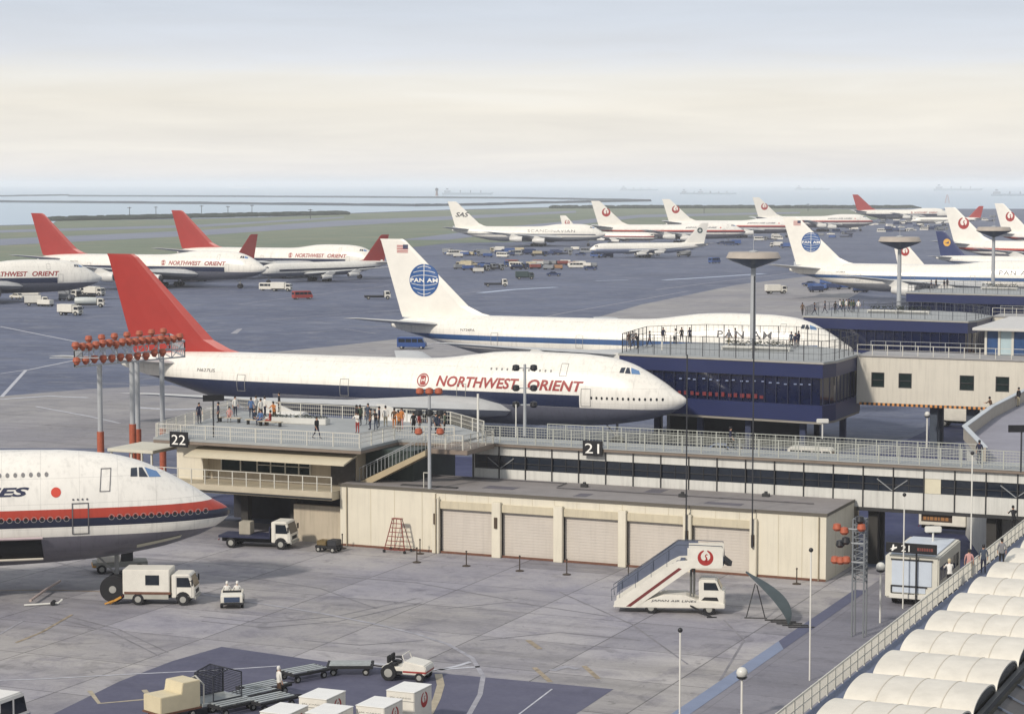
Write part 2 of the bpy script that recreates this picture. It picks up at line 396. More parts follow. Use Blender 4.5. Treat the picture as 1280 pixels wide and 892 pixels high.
def door(p, tab, a, z0, z1, mat, w=1.07, side=-1, lw=.05, lean=0.0):
    sh = outline(-a - w / 2, -a + w / 2, z0, z1, lw)
    if lean: sh = ([(x + (z - z0) * lean, z) for x, z in sh[0]], sh[1])
    return drape('door', sh, hull_fn(tab, side, .03), mat, p, .4, .2)

NWRED = M('fin_red', '9e2c22', .4, .1, .5); LETRED = M('lettering_red', '8f211b', .5, 0); NAVY = '1d2840'; INK = M('lettering_ink', '23232b', .5, 0)
PANEL = M('seam_grey', '8d8c88', .6, 0); WINDK = M('window_dark', '15171c', .3, 0); WINGY = M('window_grey', '7c7a78', .3, 0)
# --- red-tailed jumbo
fusNW = livery('red_tail_livery', WHITE, [(4.35, 5.62, 10.6, 69, '1a2440'), (2.2, 5.62, 47, 69, '1a2440')], '62646f', 4.34)  # navy under the tail is stripe paint plus shadow put into the colour
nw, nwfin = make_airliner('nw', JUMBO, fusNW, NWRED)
for side, k in ((-1, 1), (1, -1)):
    fn = hull_fn(JUMBO, side)
    a, b = (-27.0, -10.2) if side < 0 else (-10.2, -27.0)
    sh = fit_text('NORTHWEST', a if side < 0 else -10.2, (-17.4) if side < 0 else (-19.8), 5.98, 7.1, shear=.22, bold=.028)
    sh2 = fit_text('ORIENT', -16.4 if side < 0 else -20.8, -10.2 if side < 0 else -27, 5.98, 7.1, shear=.22, bold=.028)
    drape('lettering', sh, fn, LETRED, nw); drape('lettering', sh2, fn, LETRED, nw)
    c = -28.6
    lg = join2(ring2(c, 6.55, .58, .7), ring2(c, 6.55, .0, .52, 20, 1.0, 2.4), ring2(c, 6.55, .0, .52, 20, 4.1, 5.6), ([(c - .3, 6.2), (c - .18, 6.2), (c - .18, 6.95), (c - .3, 6.95)], [(0, 1, 2, 3)]), ([(c + .2, 6.2), (c + .32, 6.2), (c + .32, 6.95), (c + .2, 6.95)], [(0, 1, 2, 3)]))
    drape('emblem', lg, fn, LETRED, nw)
    drape('registration', fit_text('N627US', -57 if side < 0 else -54.6, -54.6 if side < 0 else -57, 6.45, 6.8), fn, INK, nw)
    for da in (9.9, 24, 38, 51): door(nw, JUMBO, da, 4.5, 6.35, PANEL, side=side)
door(nw, JUMBO, 12.6, 7.5, 8.8, PANEL, .8)
window_row(nw, JUMBO, 2.0, 14, .56, 5.42, WINDK, .22, .32)
window_row(nw, JUMBO, 14.0, 12, .62, 8.0, WINGY, .2, .26)
NWS = None
def finish(p, label, group=None):
    p['label'] = label
    if group: p['group'] = group
    return snapshot(p)
GRP = 'parked airliners on the apron'
def place_plane(snap, nose, tailx, label, deflt=.41, zn=5.2, atip=70.6, facing=1, skip=(), first=False):
    """nose at pixel `nose`, heading solved so that the fin's tip stands at pixel column tailx"""
    g = G(nose[0], nose[1], zn); best = None
    for i in range(-900, 901):
        th = deflt + i * .001
        d = Vector((cos(th) * facing, -sin(th), 0)); t = g - d * atip
        e = abs(PX(t.x, t.y, 19)[0] - tailx) + abs(th - deflt) * 2
        if best is None or e < best[0]: best = (e, th, d)
    d = best[2]; rz = atan2(d.y, d.x)
    if first:
        r = snap[0]; r.location = (g.x, g.y, 0); r.rotation_euler = (0, 0, rz); tag(r, label, 'airliner', GRP)
    else: r = copy_tree(snap, (g.x, g.y, 0), rz, label, GRP, skip=skip)
    return r
FARSKIP = ('window', 'nose_gear_x')
s = snapshot(nw)
place_plane(s, (858.3, 501), 133.6, 'white and navy jumbo lettered NORTHWEST ORIENT with tall red fin, right behind the gate decks', first=True)
place_plane(s, (127.5, 347.5), -420, 'red-lettered jumbo jet at the left edge of the photo, only its forward half in view', skip=FARSKIP)
place_plane(s, (333, 336), 38.5, 'red-finned jumbo jet standing behind the leftmost jumbo nose, its nose hidden by a smaller jet', skip=FARSKIP)
place_plane(s, (479, 326), 214, 'red-finned jumbo farthest back of the left-hand group, nose beside the blue globe fin', skip=FARSKIP)
place_plane(s, (1189, 268), 1065.4, 'tiny red-finned jumbo jet in the far distance near the water on the right', deflt=.1, skip=FARSKIP)
# --- blue globe jumbo
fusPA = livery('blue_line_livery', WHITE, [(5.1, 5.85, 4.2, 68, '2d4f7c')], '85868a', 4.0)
finPA = M('fin_white', WHITE, .4, .08, .5); GLOBE = M('globe_blue', '1f4f88', .45, .1, 1.5); WPAINT = M('white_paint', 'e4e2da', .45, .06)
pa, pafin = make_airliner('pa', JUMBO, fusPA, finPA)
for side in (-1, 1):
    f0, f1, f2 = pafin(side, .03), pafin(side, .045), pafin(side, .06)
    cx, cz, r = -63.4, 13.4, 2.35
    # flattened rows of the disc so that it stays true on the slanting fin
    drape('globe_disc', disc2(cx, cz, r, 40), f0, GLOBE, pa, .6, .5)
    lines = [([(cx - .05, cz - r), (cx + .05, cz - r), (cx + .05, cz + r), (cx - .05, cz + r)], [(0, 1, 2, 3)])]
    for j in (-3, -2, -1, 1, 2, 3):
        zz = cz + j * .64 + (.1 if j > 0 else -.1); hw = sqrt(max(0, (r * .97) ** 2 - (j * .66) ** 2)) * .93; sag = -.28 * (1 if j > 0 else -1)
        pts = [(cx + hw * t, zz + sag * (t * t)) for t in [q / 6 for q in range(-6, 7)]]
        lines.append(([p for x, z in pts for p in ((x, z - .035), (x, z + .035))], [(2 * i, 2 * i + 2, 2 * i + 3, 2 * i + 1) for i in range(12)]))
    drape('globe_lines', join2(*lines), f1, WPAINT, pa, .6, .5)
    xs = (cx - 2.2, cx + 2.2) if side < 0 else (cx + 2.2, cx - 2.2)
    drape('lettering', fit_text('PAN AM', xs[0], xs[1], cz - .3, cz + .3, bold=.035, spacing=1.1), f2, WPAINT, pa, .6, .5)
    fc = (-66.9, 17.9); FR = M('flag_red', 'a8383a', .5, 0); FB = M('flag_blue', '2b3350', .5, 0)
    strp = [([(fc[0] - .9, fc[1] - .55 + k * .24), (fc[0] + .9, fc[1] - .55 + k * .24), (fc[0] + .9, fc[1] - .43 + k * .24), (fc[0] - .9, fc[1] - .43 + k * .24)], [(0, 1, 2, 3)]) for k in range(5)]
    drape('flag_stripes', join2(*strp), f0, FR, pa, .6, .5)
    drape('flag_canton', ([(fc[0] + .1, fc[1]), (fc[0] + .9, fc[1]), (fc[0] + .9, fc[1] + .62), (fc[0] + .1, fc[1] + .62)], [(0, 1, 2, 3)]), f1, FB, pa, .6, .5)
    fn = hull_fn(JUMBO, side)
    drape('lettering', fit_text('PAN AM', *((-18.0, -10.4) if side < 0 else (-10.4, -18)), 6.6, 7.5, bold=.01, spacing=1.25), fn, INK, pa)
    drape('registration', fit_text('N734PA', *((-56.5, -54.2) if side < 0 else (-54.2, -56.5)), 6.4, 6.75), fn, INK, pa)
    for da in (9.9, 24, 38, 51): door(pa, JUMBO, da, 4.5, 6.35, PANEL, side=side)
door(pa, JUMBO, 9.0, 7.3, 8.6, PANEL, .8)
s = snapshot(pa)
place_plane(s, (1066, 437.5), 475, 'white jumbo with blue globe on its fin, nose behind the nearest mushroom lamp tower', first=True)
place_plane(s, (1352, 352), 978, 'blue-globe jumbo jet on the right whose nose runs out of the photo', skip=FARSKIP)
# --- near jumbo with red and navy cheatline
fusJ = livery('red_navy_livery', 'e8e4da', [(5.5, 6.12, 0, 66, 'ad3c28'), (4.95, 5.5, 0, 66, '1d2338')], '6d6b74', 4.3)
jl, jlfin = make_airliner('jl', JUMBO, fusJ, finPA)
SUNRED = M('sun_disc_red', 'c8442f', .5, 0); CRANE = M('crane_red', '9c2722', .5, 0); GOLD = M('window_ring', 'aaa49f', .5, 0); NAVM = M('lettering_navy', '1f2542', .5, 0)
for side in (-1, 1):
    fn = hull_fn(JUMBO, side); ff = jlfin(side)
    drape('lettering', fit_text('JAPAN AIR LINES', *((-27.6, -13.2) if side < 0 else (-13.2, -27.6)), 6.85, 7.6, shear=.3, bold=.035), fn, NAVM, jl)
    drape('sun_disc', disc2(-11.5, 7.22, .32), fn, SUNRED, jl, .3, .2)
    for da in (24, 38, 51): door(jl, JUMBO, da, 4.5, 6.4, PANEL, side=side)
    drape('crane_emblem', crane2(-63.6, 14.1, 1.95, 1 if side < 0 else -1), ff, CRANE, jl, .6, .5)
JOUT = M('door_outline', '5b5a5c', .5, 0)
door(jl, JUMBO, 9.95, 4.42, 6.5, JOUT, 1.1, lw=.07); door(jl, JUMBO, 8.35, 7.15, 8.6, JOUT, .68, lw=.05, lean=.08)
window_row(jl, JUMBO, 1.7, 13, .52, 5.5, WINDK, .19, .26); window_row(jl, JUMBO, 10.85, 16, .52, 5.5, WINDK, .19, .26); window_row(jl, JUMBO, 12.1, 9, .5, 8.35, WINGY, .24, .3)
fn3 = hull_fn(JUMBO, -1, .028)
for a in [1.7 + .52 * i for i in range(13)] + [10.85 + .52 * i for i in range(16)]: drape('window_frame', ring2(-a, 5.5, .165, .188, 12), fn3, GOLD, jl, 9, 9)
drape('door_vents', join2(*[disc2(-9.95 - .45 + .3 * k, 6.72, .07, 8) for k in range(4)]), fn3, JOUT, jl, 9, 9)
HOLD = M('cargo_hold_dark', '14161a', .9, .3, 3)
drape('cargo_opening', ([(-19.0, 2.78), (-12.35, 2.78), (-12.5, 4.2), (-19.0, 4.2)], [(0, 1, 2, 3)]), fn3, HOLD, jl, .5, .15)
ln = MB(); 
for a in (12.4, 19.1): pass
f4 = hull_fn(JUMBO, -1, .2)
ln.tube([f4(-12.4 - .5 * i, 4.28) for i in range(14)], .09, 6).build('cargo_door_lip', M('lip_pink', 'b9a7a8', .6), jl)
MB().tube([f4(-12.4 - .5 * i, 2.72) for i in range(14)], .08, 6).build('cargo_sill', M('sill_cream', 'cfc8b8', .6), jl)
drape('nose_gear_door', ([(-6.3, 3.2), (-3.4, 3.75), (-3.3, 3.95), (-6.3, 3.45)], [(0, 1, 2, 3)]), hull_fn(JUMBO, -1, .06), M('strake_cream', 'cdc9b4', .5), jl, .3, .2)
s = snapshot(jl)
def solve_th(snap, nose, th, label, zn=5.2, first=False, skip=()):
    g = G(nose[0], nose[1], zn); d = Vector((cos(th), -sin(th), 0)); rz = atan2(d.y, d.x)
    if first: r = snap[0]; r.location = (g.x, g.y, 0); r.rotation_euler = (0, 0, rz); tag(r, label, 'airliner', GRP); return r
    return copy_tree(snap, (g.x, g.y, 0), rz, label, GRP, skip=skip)
solve_th(s, (287, 638.5), -.2, 'nearest jumbo jet, nose only, with red and navy cheatline and open cargo hold', first=True)
FJ = ('window', 'window_frame', 'door_vents', 'cargo_opening', 'cargo_door_lip', 'cargo_sill', 'nose_gear_door')
place_plane(s, (932, 290), 735.5, 'crane-finned jumbo jet behind the airliner with SAS on its fin', deflt=.1, skip=FJ)
place_plane(s, (1002, 284), 820.5, 'middle crane-finned jumbo jet of the distant row of three', deflt=.1, skip=FJ)
place_plane(s, (1092, 277.5), 940.5, 'farthest crane-finned jumbo jet, its fin above the globe fin on the right', deflt=.1, skip=FJ)
place_plane(s, (1440, 317), 1180.5, 'crane-finned jumbo jet on the right standing beside the small blue fin', deflt=.3, skip=FJ)
place_plane(s, (1455, 302), 1243, 'crane-finned jumbo jet cut off by the right edge of the photo', deflt=.3, skip=FJ)
# --- SAS
fusS = livery('thin_line_livery', WHITE, [(4.9, 5.35, 4, 64, '27354f')], '8b8e93', 4.0)
sa, safin = make_airliner('sas', JUMBO, fusS, finPA)
for side in (-1, 1):
    drape('lettering', fit_text('SAS', *((-67.0, -61.0) if side < 0 else (-61, -67.0)), 12.6, 14.6, shear=.3, bold=.02), safin(side), INK, sa, .6, .5)
    drape('lettering', fit_text('SCANDINAVIAN', *((-34, -13) if side < 0 else (-13, -34)), 6.1, 7.2, spacing=1.1), hull_fn(JUMBO, side), LETRED if 0 else INK, sa)
s = snapshot(sa)
place_plane(s, (757, 293), 559.4, 'white airliner with black SAS lettering on its fin', deflt=.1, first=True)
# --- slim jets
def slim(body, fin, extra=None):
    p, ff = make_airliner('slim', SLIM, body, fin, False)
    if extra: extra(p, ff)
    return snapshot(p)
fusR = livery('slim_red_tail_livery', WHITE, [(3.15, 3.75, 6, 40, '1d2438')], '6d707c', 2.7)
sn = slim(fusR, NWRED)
place_plane(sn, (170, 340.5), 322, 'small red-finned jet pointing left, just right of the tall red fin', deflt=.75, zn=3.05, atip=45.8, facing=-1, first=True)
place_plane(sn, (322, 340.5), 486, 'small red-finned jet pointing left, its fin touching the nearest globe fin', deflt=.5, zn=3.05, atip=45.8, facing=-1)
place_plane(sn, (1139, 276), 1231, 'tiny red-finned jet pointing left in the far right distance', deflt=.1, zn=3.05, atip=45.8, facing=-1)
fusV = livery('pale_blue_belly_livery', WHITE, [(2.9, 3.3, 2, 42, '8c96ae')], '8a93a8', 2.9)
def vex(p, ff):
    for side in (-1, 1):
        drape('compass_emblem', join2(disc2(-42.4, 9.9, 1.05, 20)), ff(side), M('compass_dark', '24403f', .5, 0), p, .5, .5)
        drape('compass_star', ([(-42.4 + r * cos(t), 9.9 + r * sin(t)) for r, t in [((.85 if k % 2 == 0 else .25), k * pi / 4) for k in range(8)]], [tuple(range(8))]), ff(side, .05), WPAINT, p, .5, .5)
sn = slim(fusV, finPA, vex)
place_plane(sn, (737, 312), 886, 'white jet pointing left with dark compass mark on its fin', deflt=.1, zn=3.05, atip=45.8, facing=-1, first=True)
fusL = livery('slim_white_livery', WHITE, [(3.2, 3.7, 2, 42, '27406e')], '8a8d92', 2.6)
LB = M('fin_blue', '1d2c5c', .4, .1, .5)
def lex(p, ff):
    for side in (-1, 1):
        drape('yellow_disc', disc2(-42.1, 9.3, 1.15, 24), ff(side), M('disc_yellow', 'd9a441', .5, 0), p, .5, .5)
        drape('bird_emblem', ([(-42.9, 9.1), (-42.2, 9.25), (-41.4, 9.8), (-41.6, 9.4), (-41.3, 9.0), (-42.1, 9.02)], [(0, 1, 2, 3, 4, 5)]), ff(side, .05), LB, p, .5, .5)
sn = slim(fusL, LB, lex)
place_plane(sn, (1354, 332), 1170, 'jet with blue fin and yellow disc, mostly hidden behind the right-hand globe jumbo', deflt=.3, zn=3.05, atip=45.8, first=True)
fusC = livery('slim_crane_livery', WHITE, [(3.45, 3.75, 1, 44, 'b2382c'), (3.15, 3.45, 1, 44, '1d2338')], '77757c', 2.6)
def cex(p, ff):
    for side in (-1, 1): drape('crane_emblem', crane2(-42.3, 9.6, 1.15), ff(side), CRANE, p, .5, .5)
sn = slim(fusC, finPA, cex)
place_plane(sn, (822, 297), 700, 'small crane fin rising behind the airliner lettered SAS', deflt=.1, zn=3.05, atip=45.8, first=True)
place_plane(sn, (1333, 350), 1116, 'white jet whose crane fin shows just under the middle mushroom lamp tower', deflt=.3, zn=3.05, atip=45.8)
# ------------------------------------------------------------------ terminal side, laid out on the terminal grid (x along the gates, y away)
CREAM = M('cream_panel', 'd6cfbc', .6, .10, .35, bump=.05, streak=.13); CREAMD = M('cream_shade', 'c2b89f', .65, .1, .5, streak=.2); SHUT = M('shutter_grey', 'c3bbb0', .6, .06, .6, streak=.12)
ROOFG = M('roof_felt', '86817f', .85, .22, .5, bump=.2); PANELW = M('wall_panel_white', 'cbcac3', .6, .10, .5, streak=.25); BEIGE = M('wall_beige', 'b9ad98', .65, .12, .5, streak=.25)
GLASS = M('window_glass', '1c2430', .08, .3, .8); GLASSG = M('window_glass_green', '1d2b2a', .1, .4, 1.5); DARK = M('dark_void', '16181c', .9, .2)
STEELD = M('dark_steel', '2c2c2d', .5, .1); RAILW = M('rail_cream', 'c9c6ba', .5, .08); RAILG = M('rail_grey', '8d9091', .5, .08); DECK = M('deck_floor', '999c9b', .8, .18, .5)
BLUEP = M('blue_panel', '13204e', .45, .14, .5); BLUEG = M('blue_glass', '0d1636', .07, .4, 1.0); CONC = M('concrete', '8f8b85', .8, .2, .6, bump=.2); SOFF = M('soffit', '8a857a', .7, .1)
ORNG = M('lamp_orange', 'a8563a', .6, .25, 6); POLEG = M('pole_grey', 'a3a6a8', .5, .1); POLEW = M('pole_white', 'd5d3ca', .5, .06); POLED = M('pole_dark', '2f3034', .5, .1)
SIGNK = M('sign_black', '17171a', .4, .1); SIGNW = M('sign_white', 'eceae2', .5, 0)
class GB:
    def __init__(s, name, label, cat, x, y, z=0, group=None, kind=None):
        s.x, s.y, s.z = x, y, z; s.p = thing(name, label, cat, W(x, y, z), -TH, group)
        if kind: s.p['kind'] = kind
    def part(s, mb, name, mat, parent=None, smooth=False, bevel=0.0):
        mb.v = [(a - s.x, b - s.y, c - s.z) for a, b, c in mb.v]
        return mb.build(name, mat, parent or s.p, smooth=smooth, bevel=bevel)
    def text(s, name, t, mat, x, y, z, w, h, rz=0.0, parent=None, **k):
        return flat_text(name, t, mat, parent or s.p, (x - s.x, y - s.y, z - s.z), w, h, rz, **k)
_POST = {}
def railing(g, pts, h=1.15, sp=1.5, mat=None, rails=3, mesh=True, dark=False, off=0.0, post_r=.035):
    """posts are parts of their own, the rails and infill one part"""
    mat = mat or RAILW; m = MB(); bars = MB()
    for i in range(len(pts) - 1):
        a, b = Vector(pts[i]), Vector(pts[i + 1]); L = (b - a).length; n = max(1, round(L / sp))
        for k in range(rails):
            z = h - .03 - k * (h - .1) / rails * (1.0)
            m.bar(a + Vector((0, 0, z)), b + Vector((0, 0, z)), .05 if k == 0 else .03)
        if mesh:
            nb = int(L / (mesh if mesh is not True else .2))
            for q in range(nb):
                p = a + (b - a) * ((q + .5) / nb); m.bar(p + Vector((0, 0, .1)), p + Vector((0, 0, h - .06)), .016)
        for q in range(n + (1 if i == len(pts) - 2 else 0)):
            p = a + (b - a) * (q / n)
            key = (round(h, 2), mat.name, post_r)
            if key not in _POST: _POST[key] = MB().box(-post_r, post_r, -post_r, post_r, 0, h).build('post', mat, data_only=True)
            link('post', _POST[key], g.p, (p.x - g.x, p.y - g.y, p.z - g.z))
    r = g.part(m, 'rails', mat); return r

# --- garage
g = GB('garage', 'cream low garage with a grey flat roof and four shutters facing the apron', 'garage', 0, 0)
m = MB(); dz = 3.35; doors = [(-29.4, -25.1), (-24.4, -20.2), (-19.5, -15.2), (-14.6, -10.3), (-9.7, -5.4)][0:5]
fy = .25                                                   # door recess
m.box(-37.8, -29.75, 0, .3, 0, 4.55); m.box(-5.0, 0, 0, .3, 0, 4.55)
m.box(-37.8, -37.5, .3, 7.55, 0, 4.55); m.box(-.3, 0, .3, 7.55, 0, 4.55); m.box(-37.5, -.3, 7.3, 7.55, 0, 4.55)
m.box(-29.75, -5.0, .05, .3, 3.9, 4.55)
g.part(m, 'wall', CREAM)
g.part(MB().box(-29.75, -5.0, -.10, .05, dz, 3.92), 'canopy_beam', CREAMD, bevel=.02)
for i in range(len(doors)):
    x0, x1 = doors[i]; sm = MB().box(x0, x1, fy, fy + .05, 0, dz + .1)
    for k in range(16): sm.box(x0 + .02, x1 - .02, fy - .02, fy - .0, .06 + k * .21, .2 + k * .21)
    g.part(sm, 'shutter', SHUT)
pil = [(-29.95, -29.4)] + [(doors[i][1], doors[i + 1][0]) for i in range(4)] + [(-5.4, -4.9)]
for x0, x1 in pil: g.part(MB().box(x0, x1, -.32, .02, 0, 4.1), 'pilaster', CREAM, bevel=.03)
for x0, x1 in pil[0:1] + pil[1:2] + pil[4:]:
    xc = (x0 + x1) / 2; g.part(MB().box(xc - .11, xc + .11, -.42, -.325, 2.2, 3.0), 'switch_box', M('box_brown', '4a3b2a', .5, .2))
jn = MB()
for x in (-35.2, -33.2, -30.9, -3.4, -1.7): jn.box(x - .02, x + .02, -.012, -.002, .1, 4.5)
for k in range(14): jn.box(-29 + k * 1.75 - .015, -29 + k * 1.75 + .015, .038, .046, 3.95, 4.5)
for x in (2.5, 5.0): jn.box(.002, .012, x - .02, x + .02, .1, 4.5)
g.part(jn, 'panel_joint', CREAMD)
g.part(MB().box(-37.85, .05, -.05, 7.58, 4.553, 4.72), 'roof', ROOFG, bevel=.01)
g.part(MB().box(-37.9, .1, -.1, -.055, 4.56, 4.76).box(.055, .1, -.05, 7.5, 4.56, 4.76), 'roof_edge', M('edge_dark', '5a554c', .6, .1))
g.part(MB().box(-37.8, 0, -.05, -.003, .02, .18), 'kerb_pipe', M('rust', '6b4634', .7, .3, 3))
for (x, y) in ((-20.4, 5.5), (-12.0, 3.6), (-6.5, 6.2)): g.part(MB().box(x, x + .5, y, y + .4, 4.724, 4.95).box(x + .15, x + .35, y + .1, y + .3, 4.95, 5.1), 'roof_vent', STEELD)
g.part(MB().bar((-31.0, .5, 4.73), (-31.0, .5, 5.9), .05).bar((-30.6, .5, 4.73), (-30.6, .5, 5.9), .05).bar((-31.0, .5, 5.88), (-30.6, .5, 5.88), .05), 'ladder_hoop', RAILW)
for x in (-37.2, -29.6, -10.05, -.5): g.part(MB().tube([(x, -.4 if x not in (-37.2, -.5) else -.09, .05), (x, -.4 if x not in (-37.2, -.5) else -.09, 4.5)], .045, 8), 'downpipe', M('pipe_buff', '9c9078', .6, .2))
g.part(MB().tube([(-36, 6.6, 4.8), (-22, 6.7, 4.8), (-21.8, 4.2, 4.8), (-2, 4.0, 4.8)], .05, 6), 'roof_conduit', M('conduit_grey', '5d5a5c', .6, .2))
for x0_, x1_, y0_, y1_ in ((-27, -24.5, 2.2, 3.6), (-15.2, -13.9, 4.6, 6.9), (-9.3, -6.6, 1.2, 2.3), (-19.2, -18.2, 1.0, 2.6)): g.part(MB().box(x0_, x1_, y0_, y1_, 4.722, 4.73), 'roof_patch', M('roof_patch_dark', '5f5c63', .9, .2))
g.part(MB().box(-33.2, -28.6, 1.0, 1.5, 4.724, 4.8), 'roof_hatch', M('hatch_dark', '3c3a3a', .7, .2))
# --- corridor with deck
g = GB('gate_corridor', 'long raised corridor with window band, its roof deck railed and marked 21', 'building', -30.3, 7.6, 0)
X0, X1, Y0, Y1 = -30.3, 13.6, 7.62, 10.8
m = MB().box(X0, X1, Y0 + .06, Y1, 4.2, 5.42).box(X0, X1, Y0 + .06, Y0 + .3, 6.5, 7.2).box(X0, X1, Y1 - .2, Y1, 5.42, 7.2).box(X0, X0 + .2, Y0 + .06, Y1 - .2, 5.42, 7.2)
g.part(m, 'wall', PANELW)
g.part(MB().box(X0 + .2, X1, Y0 + .18, Y0 + .22, 5.42, 6.5), 'window_band', GLASS)
g.part(MB().box(X0 - .1, X1, Y0 - .25, Y1 + .2, 7.2, 7.42), 'deck_slab', M('slab_brown', '7d7064', .7, .15, .8), bevel=.03)
g.part(MB().box(X0 - .12, X1, Y0 - .28, Y1 + .22, 7.424, 7.5), 'deck_floor', DECK)
k = 0; x = X0 + .1
while x < X1:
    g.part(MB().box(x - .04, x + .04, Y0 - .02, Y0 + .055, 4.22, 7.18), 'mullion', STEELD); x += 2.2
mm = MB()
x = X0 + 1.2
while x < X1: mm.box(x - .02, x + .02, Y0 + .12, Y0 + .175, 5.43, 6.49); x += 1.1
mm.box(X0, X1, Y0 + .1, Y0 + .17, 5.9, 5.94); g.part(mm, 'window_bars', STEELD)
bm_ = MB()
for xc in (-27.9, 2.7, 11.5):
    for s_ in (-1, 1): g.part(MB().bar((xc, Y0 + .11, 5.5), (xc + s_ * 1.1, Y0 + .11, 6.3), .06), 'brace', RAILG)
g.part(MB().box(5.0, 6.2, Y0 + .09, Y0 + .17, 5.44, 6.48), 'blind', M('blind_cream', 'cfc8b0', .7, .1))
g.part(MB().box(0.15, X1, Y0 - .02, Y0 + .2, 3.95, 4.19).box(.15, X1, Y1 - .3, Y1, 3.9, 4.19), 'edge_beam', STEELD)
for x in (1.2, 9.7, 14.5, -8, -20):
    for y in (8.6, 10.2): g.part(MB().box(x - .35, x + .35, y - .3, y + .3, 0, 4.19), 'column', M('column_dark', '34322f', .8, .2))
railing(g, [(X0 + 1.0, Y0 - .2, 7.5), (X1, Y0 - .2, 7.5)], 1.3, 1.5, mat=M('rail_stone', 'a9aba2', .5, .1), rails=6, mesh=.22, post_r=.04)
railing(g, [(X0 + 5, Y1 + .1, 7.5), (8.4, Y1 + .1, 7.5)], 1.25, 1.5, mat=M('rail_stone'), rails=5, mesh=.3, post_r=.03)
g.part(MB().box(-20.9, -19.3, 7.18, 7.3, 6.9, 8.05), 'number_board', SIGNK, bevel=.02)
g.text('number', '21', SIGNW, -20.7, 7.17, 7.1, 1.15, .74)
# dark wall of the ground floor behind garage
g.part(MB().box(X0, -1.0, 12.6, 12.9, 0, 4.19), 'back_wall', BEIGE)
# platform and stair towards deck 22
g.part(MB().box(-31.6, -28.2, 2.2, 7.3, 7.1, 7.45), 'landing', M('slab_brown'), bevel=.03)
railing(g, [(-31.5, 2.3, 7.45), (-28.6, 2.3, 7.45), (-28.3, 7.2, 7.45)], 1.15, 1.2, rails=3, mesh=True)
# --- gate 22 building
g = GB('gate_building', 'two-storey beige gate building marked 22 with awning, balcony and crowded roof deck', 'building', -54, 0, 0)
DX0, DX1, DY0, DY1 = -54.0, -36.0, 0.0, 24.0
g.part(MB().box(-52.2, -37.4, 2.0, 16, 4.2, 7.05), 'wall', BEIGE)
g.part(MB().box(-53.0, -50.6, 1.2, 2.0, 4.2, 7.05), 'corner_wall', CREAM)
DKPTS = [(-54.4, 0), (-36.0, 0), (-36.0, 6.2), (-31.0, 7.3), (-31.0, 12.0), (-36.5, 17.4), (-53.5, 18.6), (-59.0, 20)]
g.part(MB().prism(DKPTS, 7.05, 7.3, 0, 'z'), 'deck_slab', M('slab_brown'), bevel=.03)
g.part(MB().prism([(x * 1.0, y) for x, y in DKPTS], 7.304, 7.5, 0, 'z'), 'deck_floor', DECK)
g.part(MB().prism([(-.9, 6.2), (2.0, 6.85), (2.0, 7.0), (-.9, 6.32)], -51.0, -37.0, 0, 'x'), 'awning', M('awning_cream', 'c9bfa6', .6, .1))
wp = MB().box(-49.3, -41.4, 1.9, 1.99, 4.95, 6.1)
g.part(wp, 'window_band', GLASSG)
for x in (-49.35, -47.6, -46.1, -44.9, -43.6, -42.4, -41.4): g.part(MB().box(x - .05, x + .05, 1.85, 1.895, 4.95, 6.1), 'window_bar', RAILW)
g.part(MB().box(-46.1, -41.4, 1.83, 1.848, 5.5, 5.56), 'window_rail', RAILW)
g.part(MB().box(-39.6, -37.5, 1.9, 1.99, 4.3, 6.6), 'shop_front', M('shop_dark', '3d3a38', .4, .4, 3))
g.part(MB().box(-54.2, -37.9, -1.1, 2.0, 3.55, 4.2), 'balcony_slab', M('balcony_cream', 'b6ac96', .65, .15, .8), bevel=.03)
g.part(MB().box(-54.2, -37.9, -1.16, -1.105, 3.62, 3.75), 'balcony_stripe', STEELD)
railing(g, [(-54.0, -1.0, 4.2), (-38.0, -1.0, 4.2)], 1.15, 1.25, mat=RAILW, rails=2, mesh=False)
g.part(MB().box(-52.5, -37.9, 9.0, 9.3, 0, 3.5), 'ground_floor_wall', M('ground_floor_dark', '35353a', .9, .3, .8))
g.part(MB().box(-42.1, -37.9, .5, .9, 0, 2.85), 'low_wall', BEIGE)
for x in (-52.6, -47.0, -42.6): g.part(MB().box(x - .3, x + .3, 1.4, 2.0, 0, 3.54), 'column', M('column_dark'))
g.part(MB().box(-37.35, -33.3, 3.4, 11, 4.2, 7.04), 'stair_hall', M('hall_green', '2d3a35', .5, .4, 1.2))
railing(g, [(-54.2, .15, 7.5), (-36.2, .15, 7.5), (-36.2, 6.0, 7.5), (-31.6, 7.2, 7.5)], 1.1, 2.2, mat=RAILW, rails=3, mesh=True)
railing(g, [(-31.2, 11.9, 7.5), (-36.6, 17.2, 7.5), (-53.4, 18.4, 7.5), (-58.7, 19.8, 7.5), (-54.3, .5, 7.5)], 1.1, 2.2, mat=RAILW, rails=3, mesh=True)
g.part(MB().box(-52.75, -51.1, -.22, -.1, 6.85, 8.05), 'number_board', SIGNK, bevel=.02)
g.text('number', '22', SIGNW, -52.55, -.23, 7.05, 1.25, .76)
st = MB(); st.prism([(-37.0, 4.7), (-31.4, 7.4), (-31.4, 7.0), (-36.4, 4.45)], 1.6, 3.0)
g.part(st, 'stair_flight', M('stair_cream', 'a99a7c', .65, .15))
rs = MB()
for yy in (1.65, 2.95):
    rs.bar((-37.0, yy, 5.75), (-31.4, yy, 8.5), .06)
    for i in range(19): t = i / 18; rs.bar((-37 + 5.6 * t, yy, 4.75 + 2.7 * t), (-37 + 5.6 * t, yy, 5.75 + 2.7 * t), .03)
g.part(rs, 'stair_rail', RAILG)
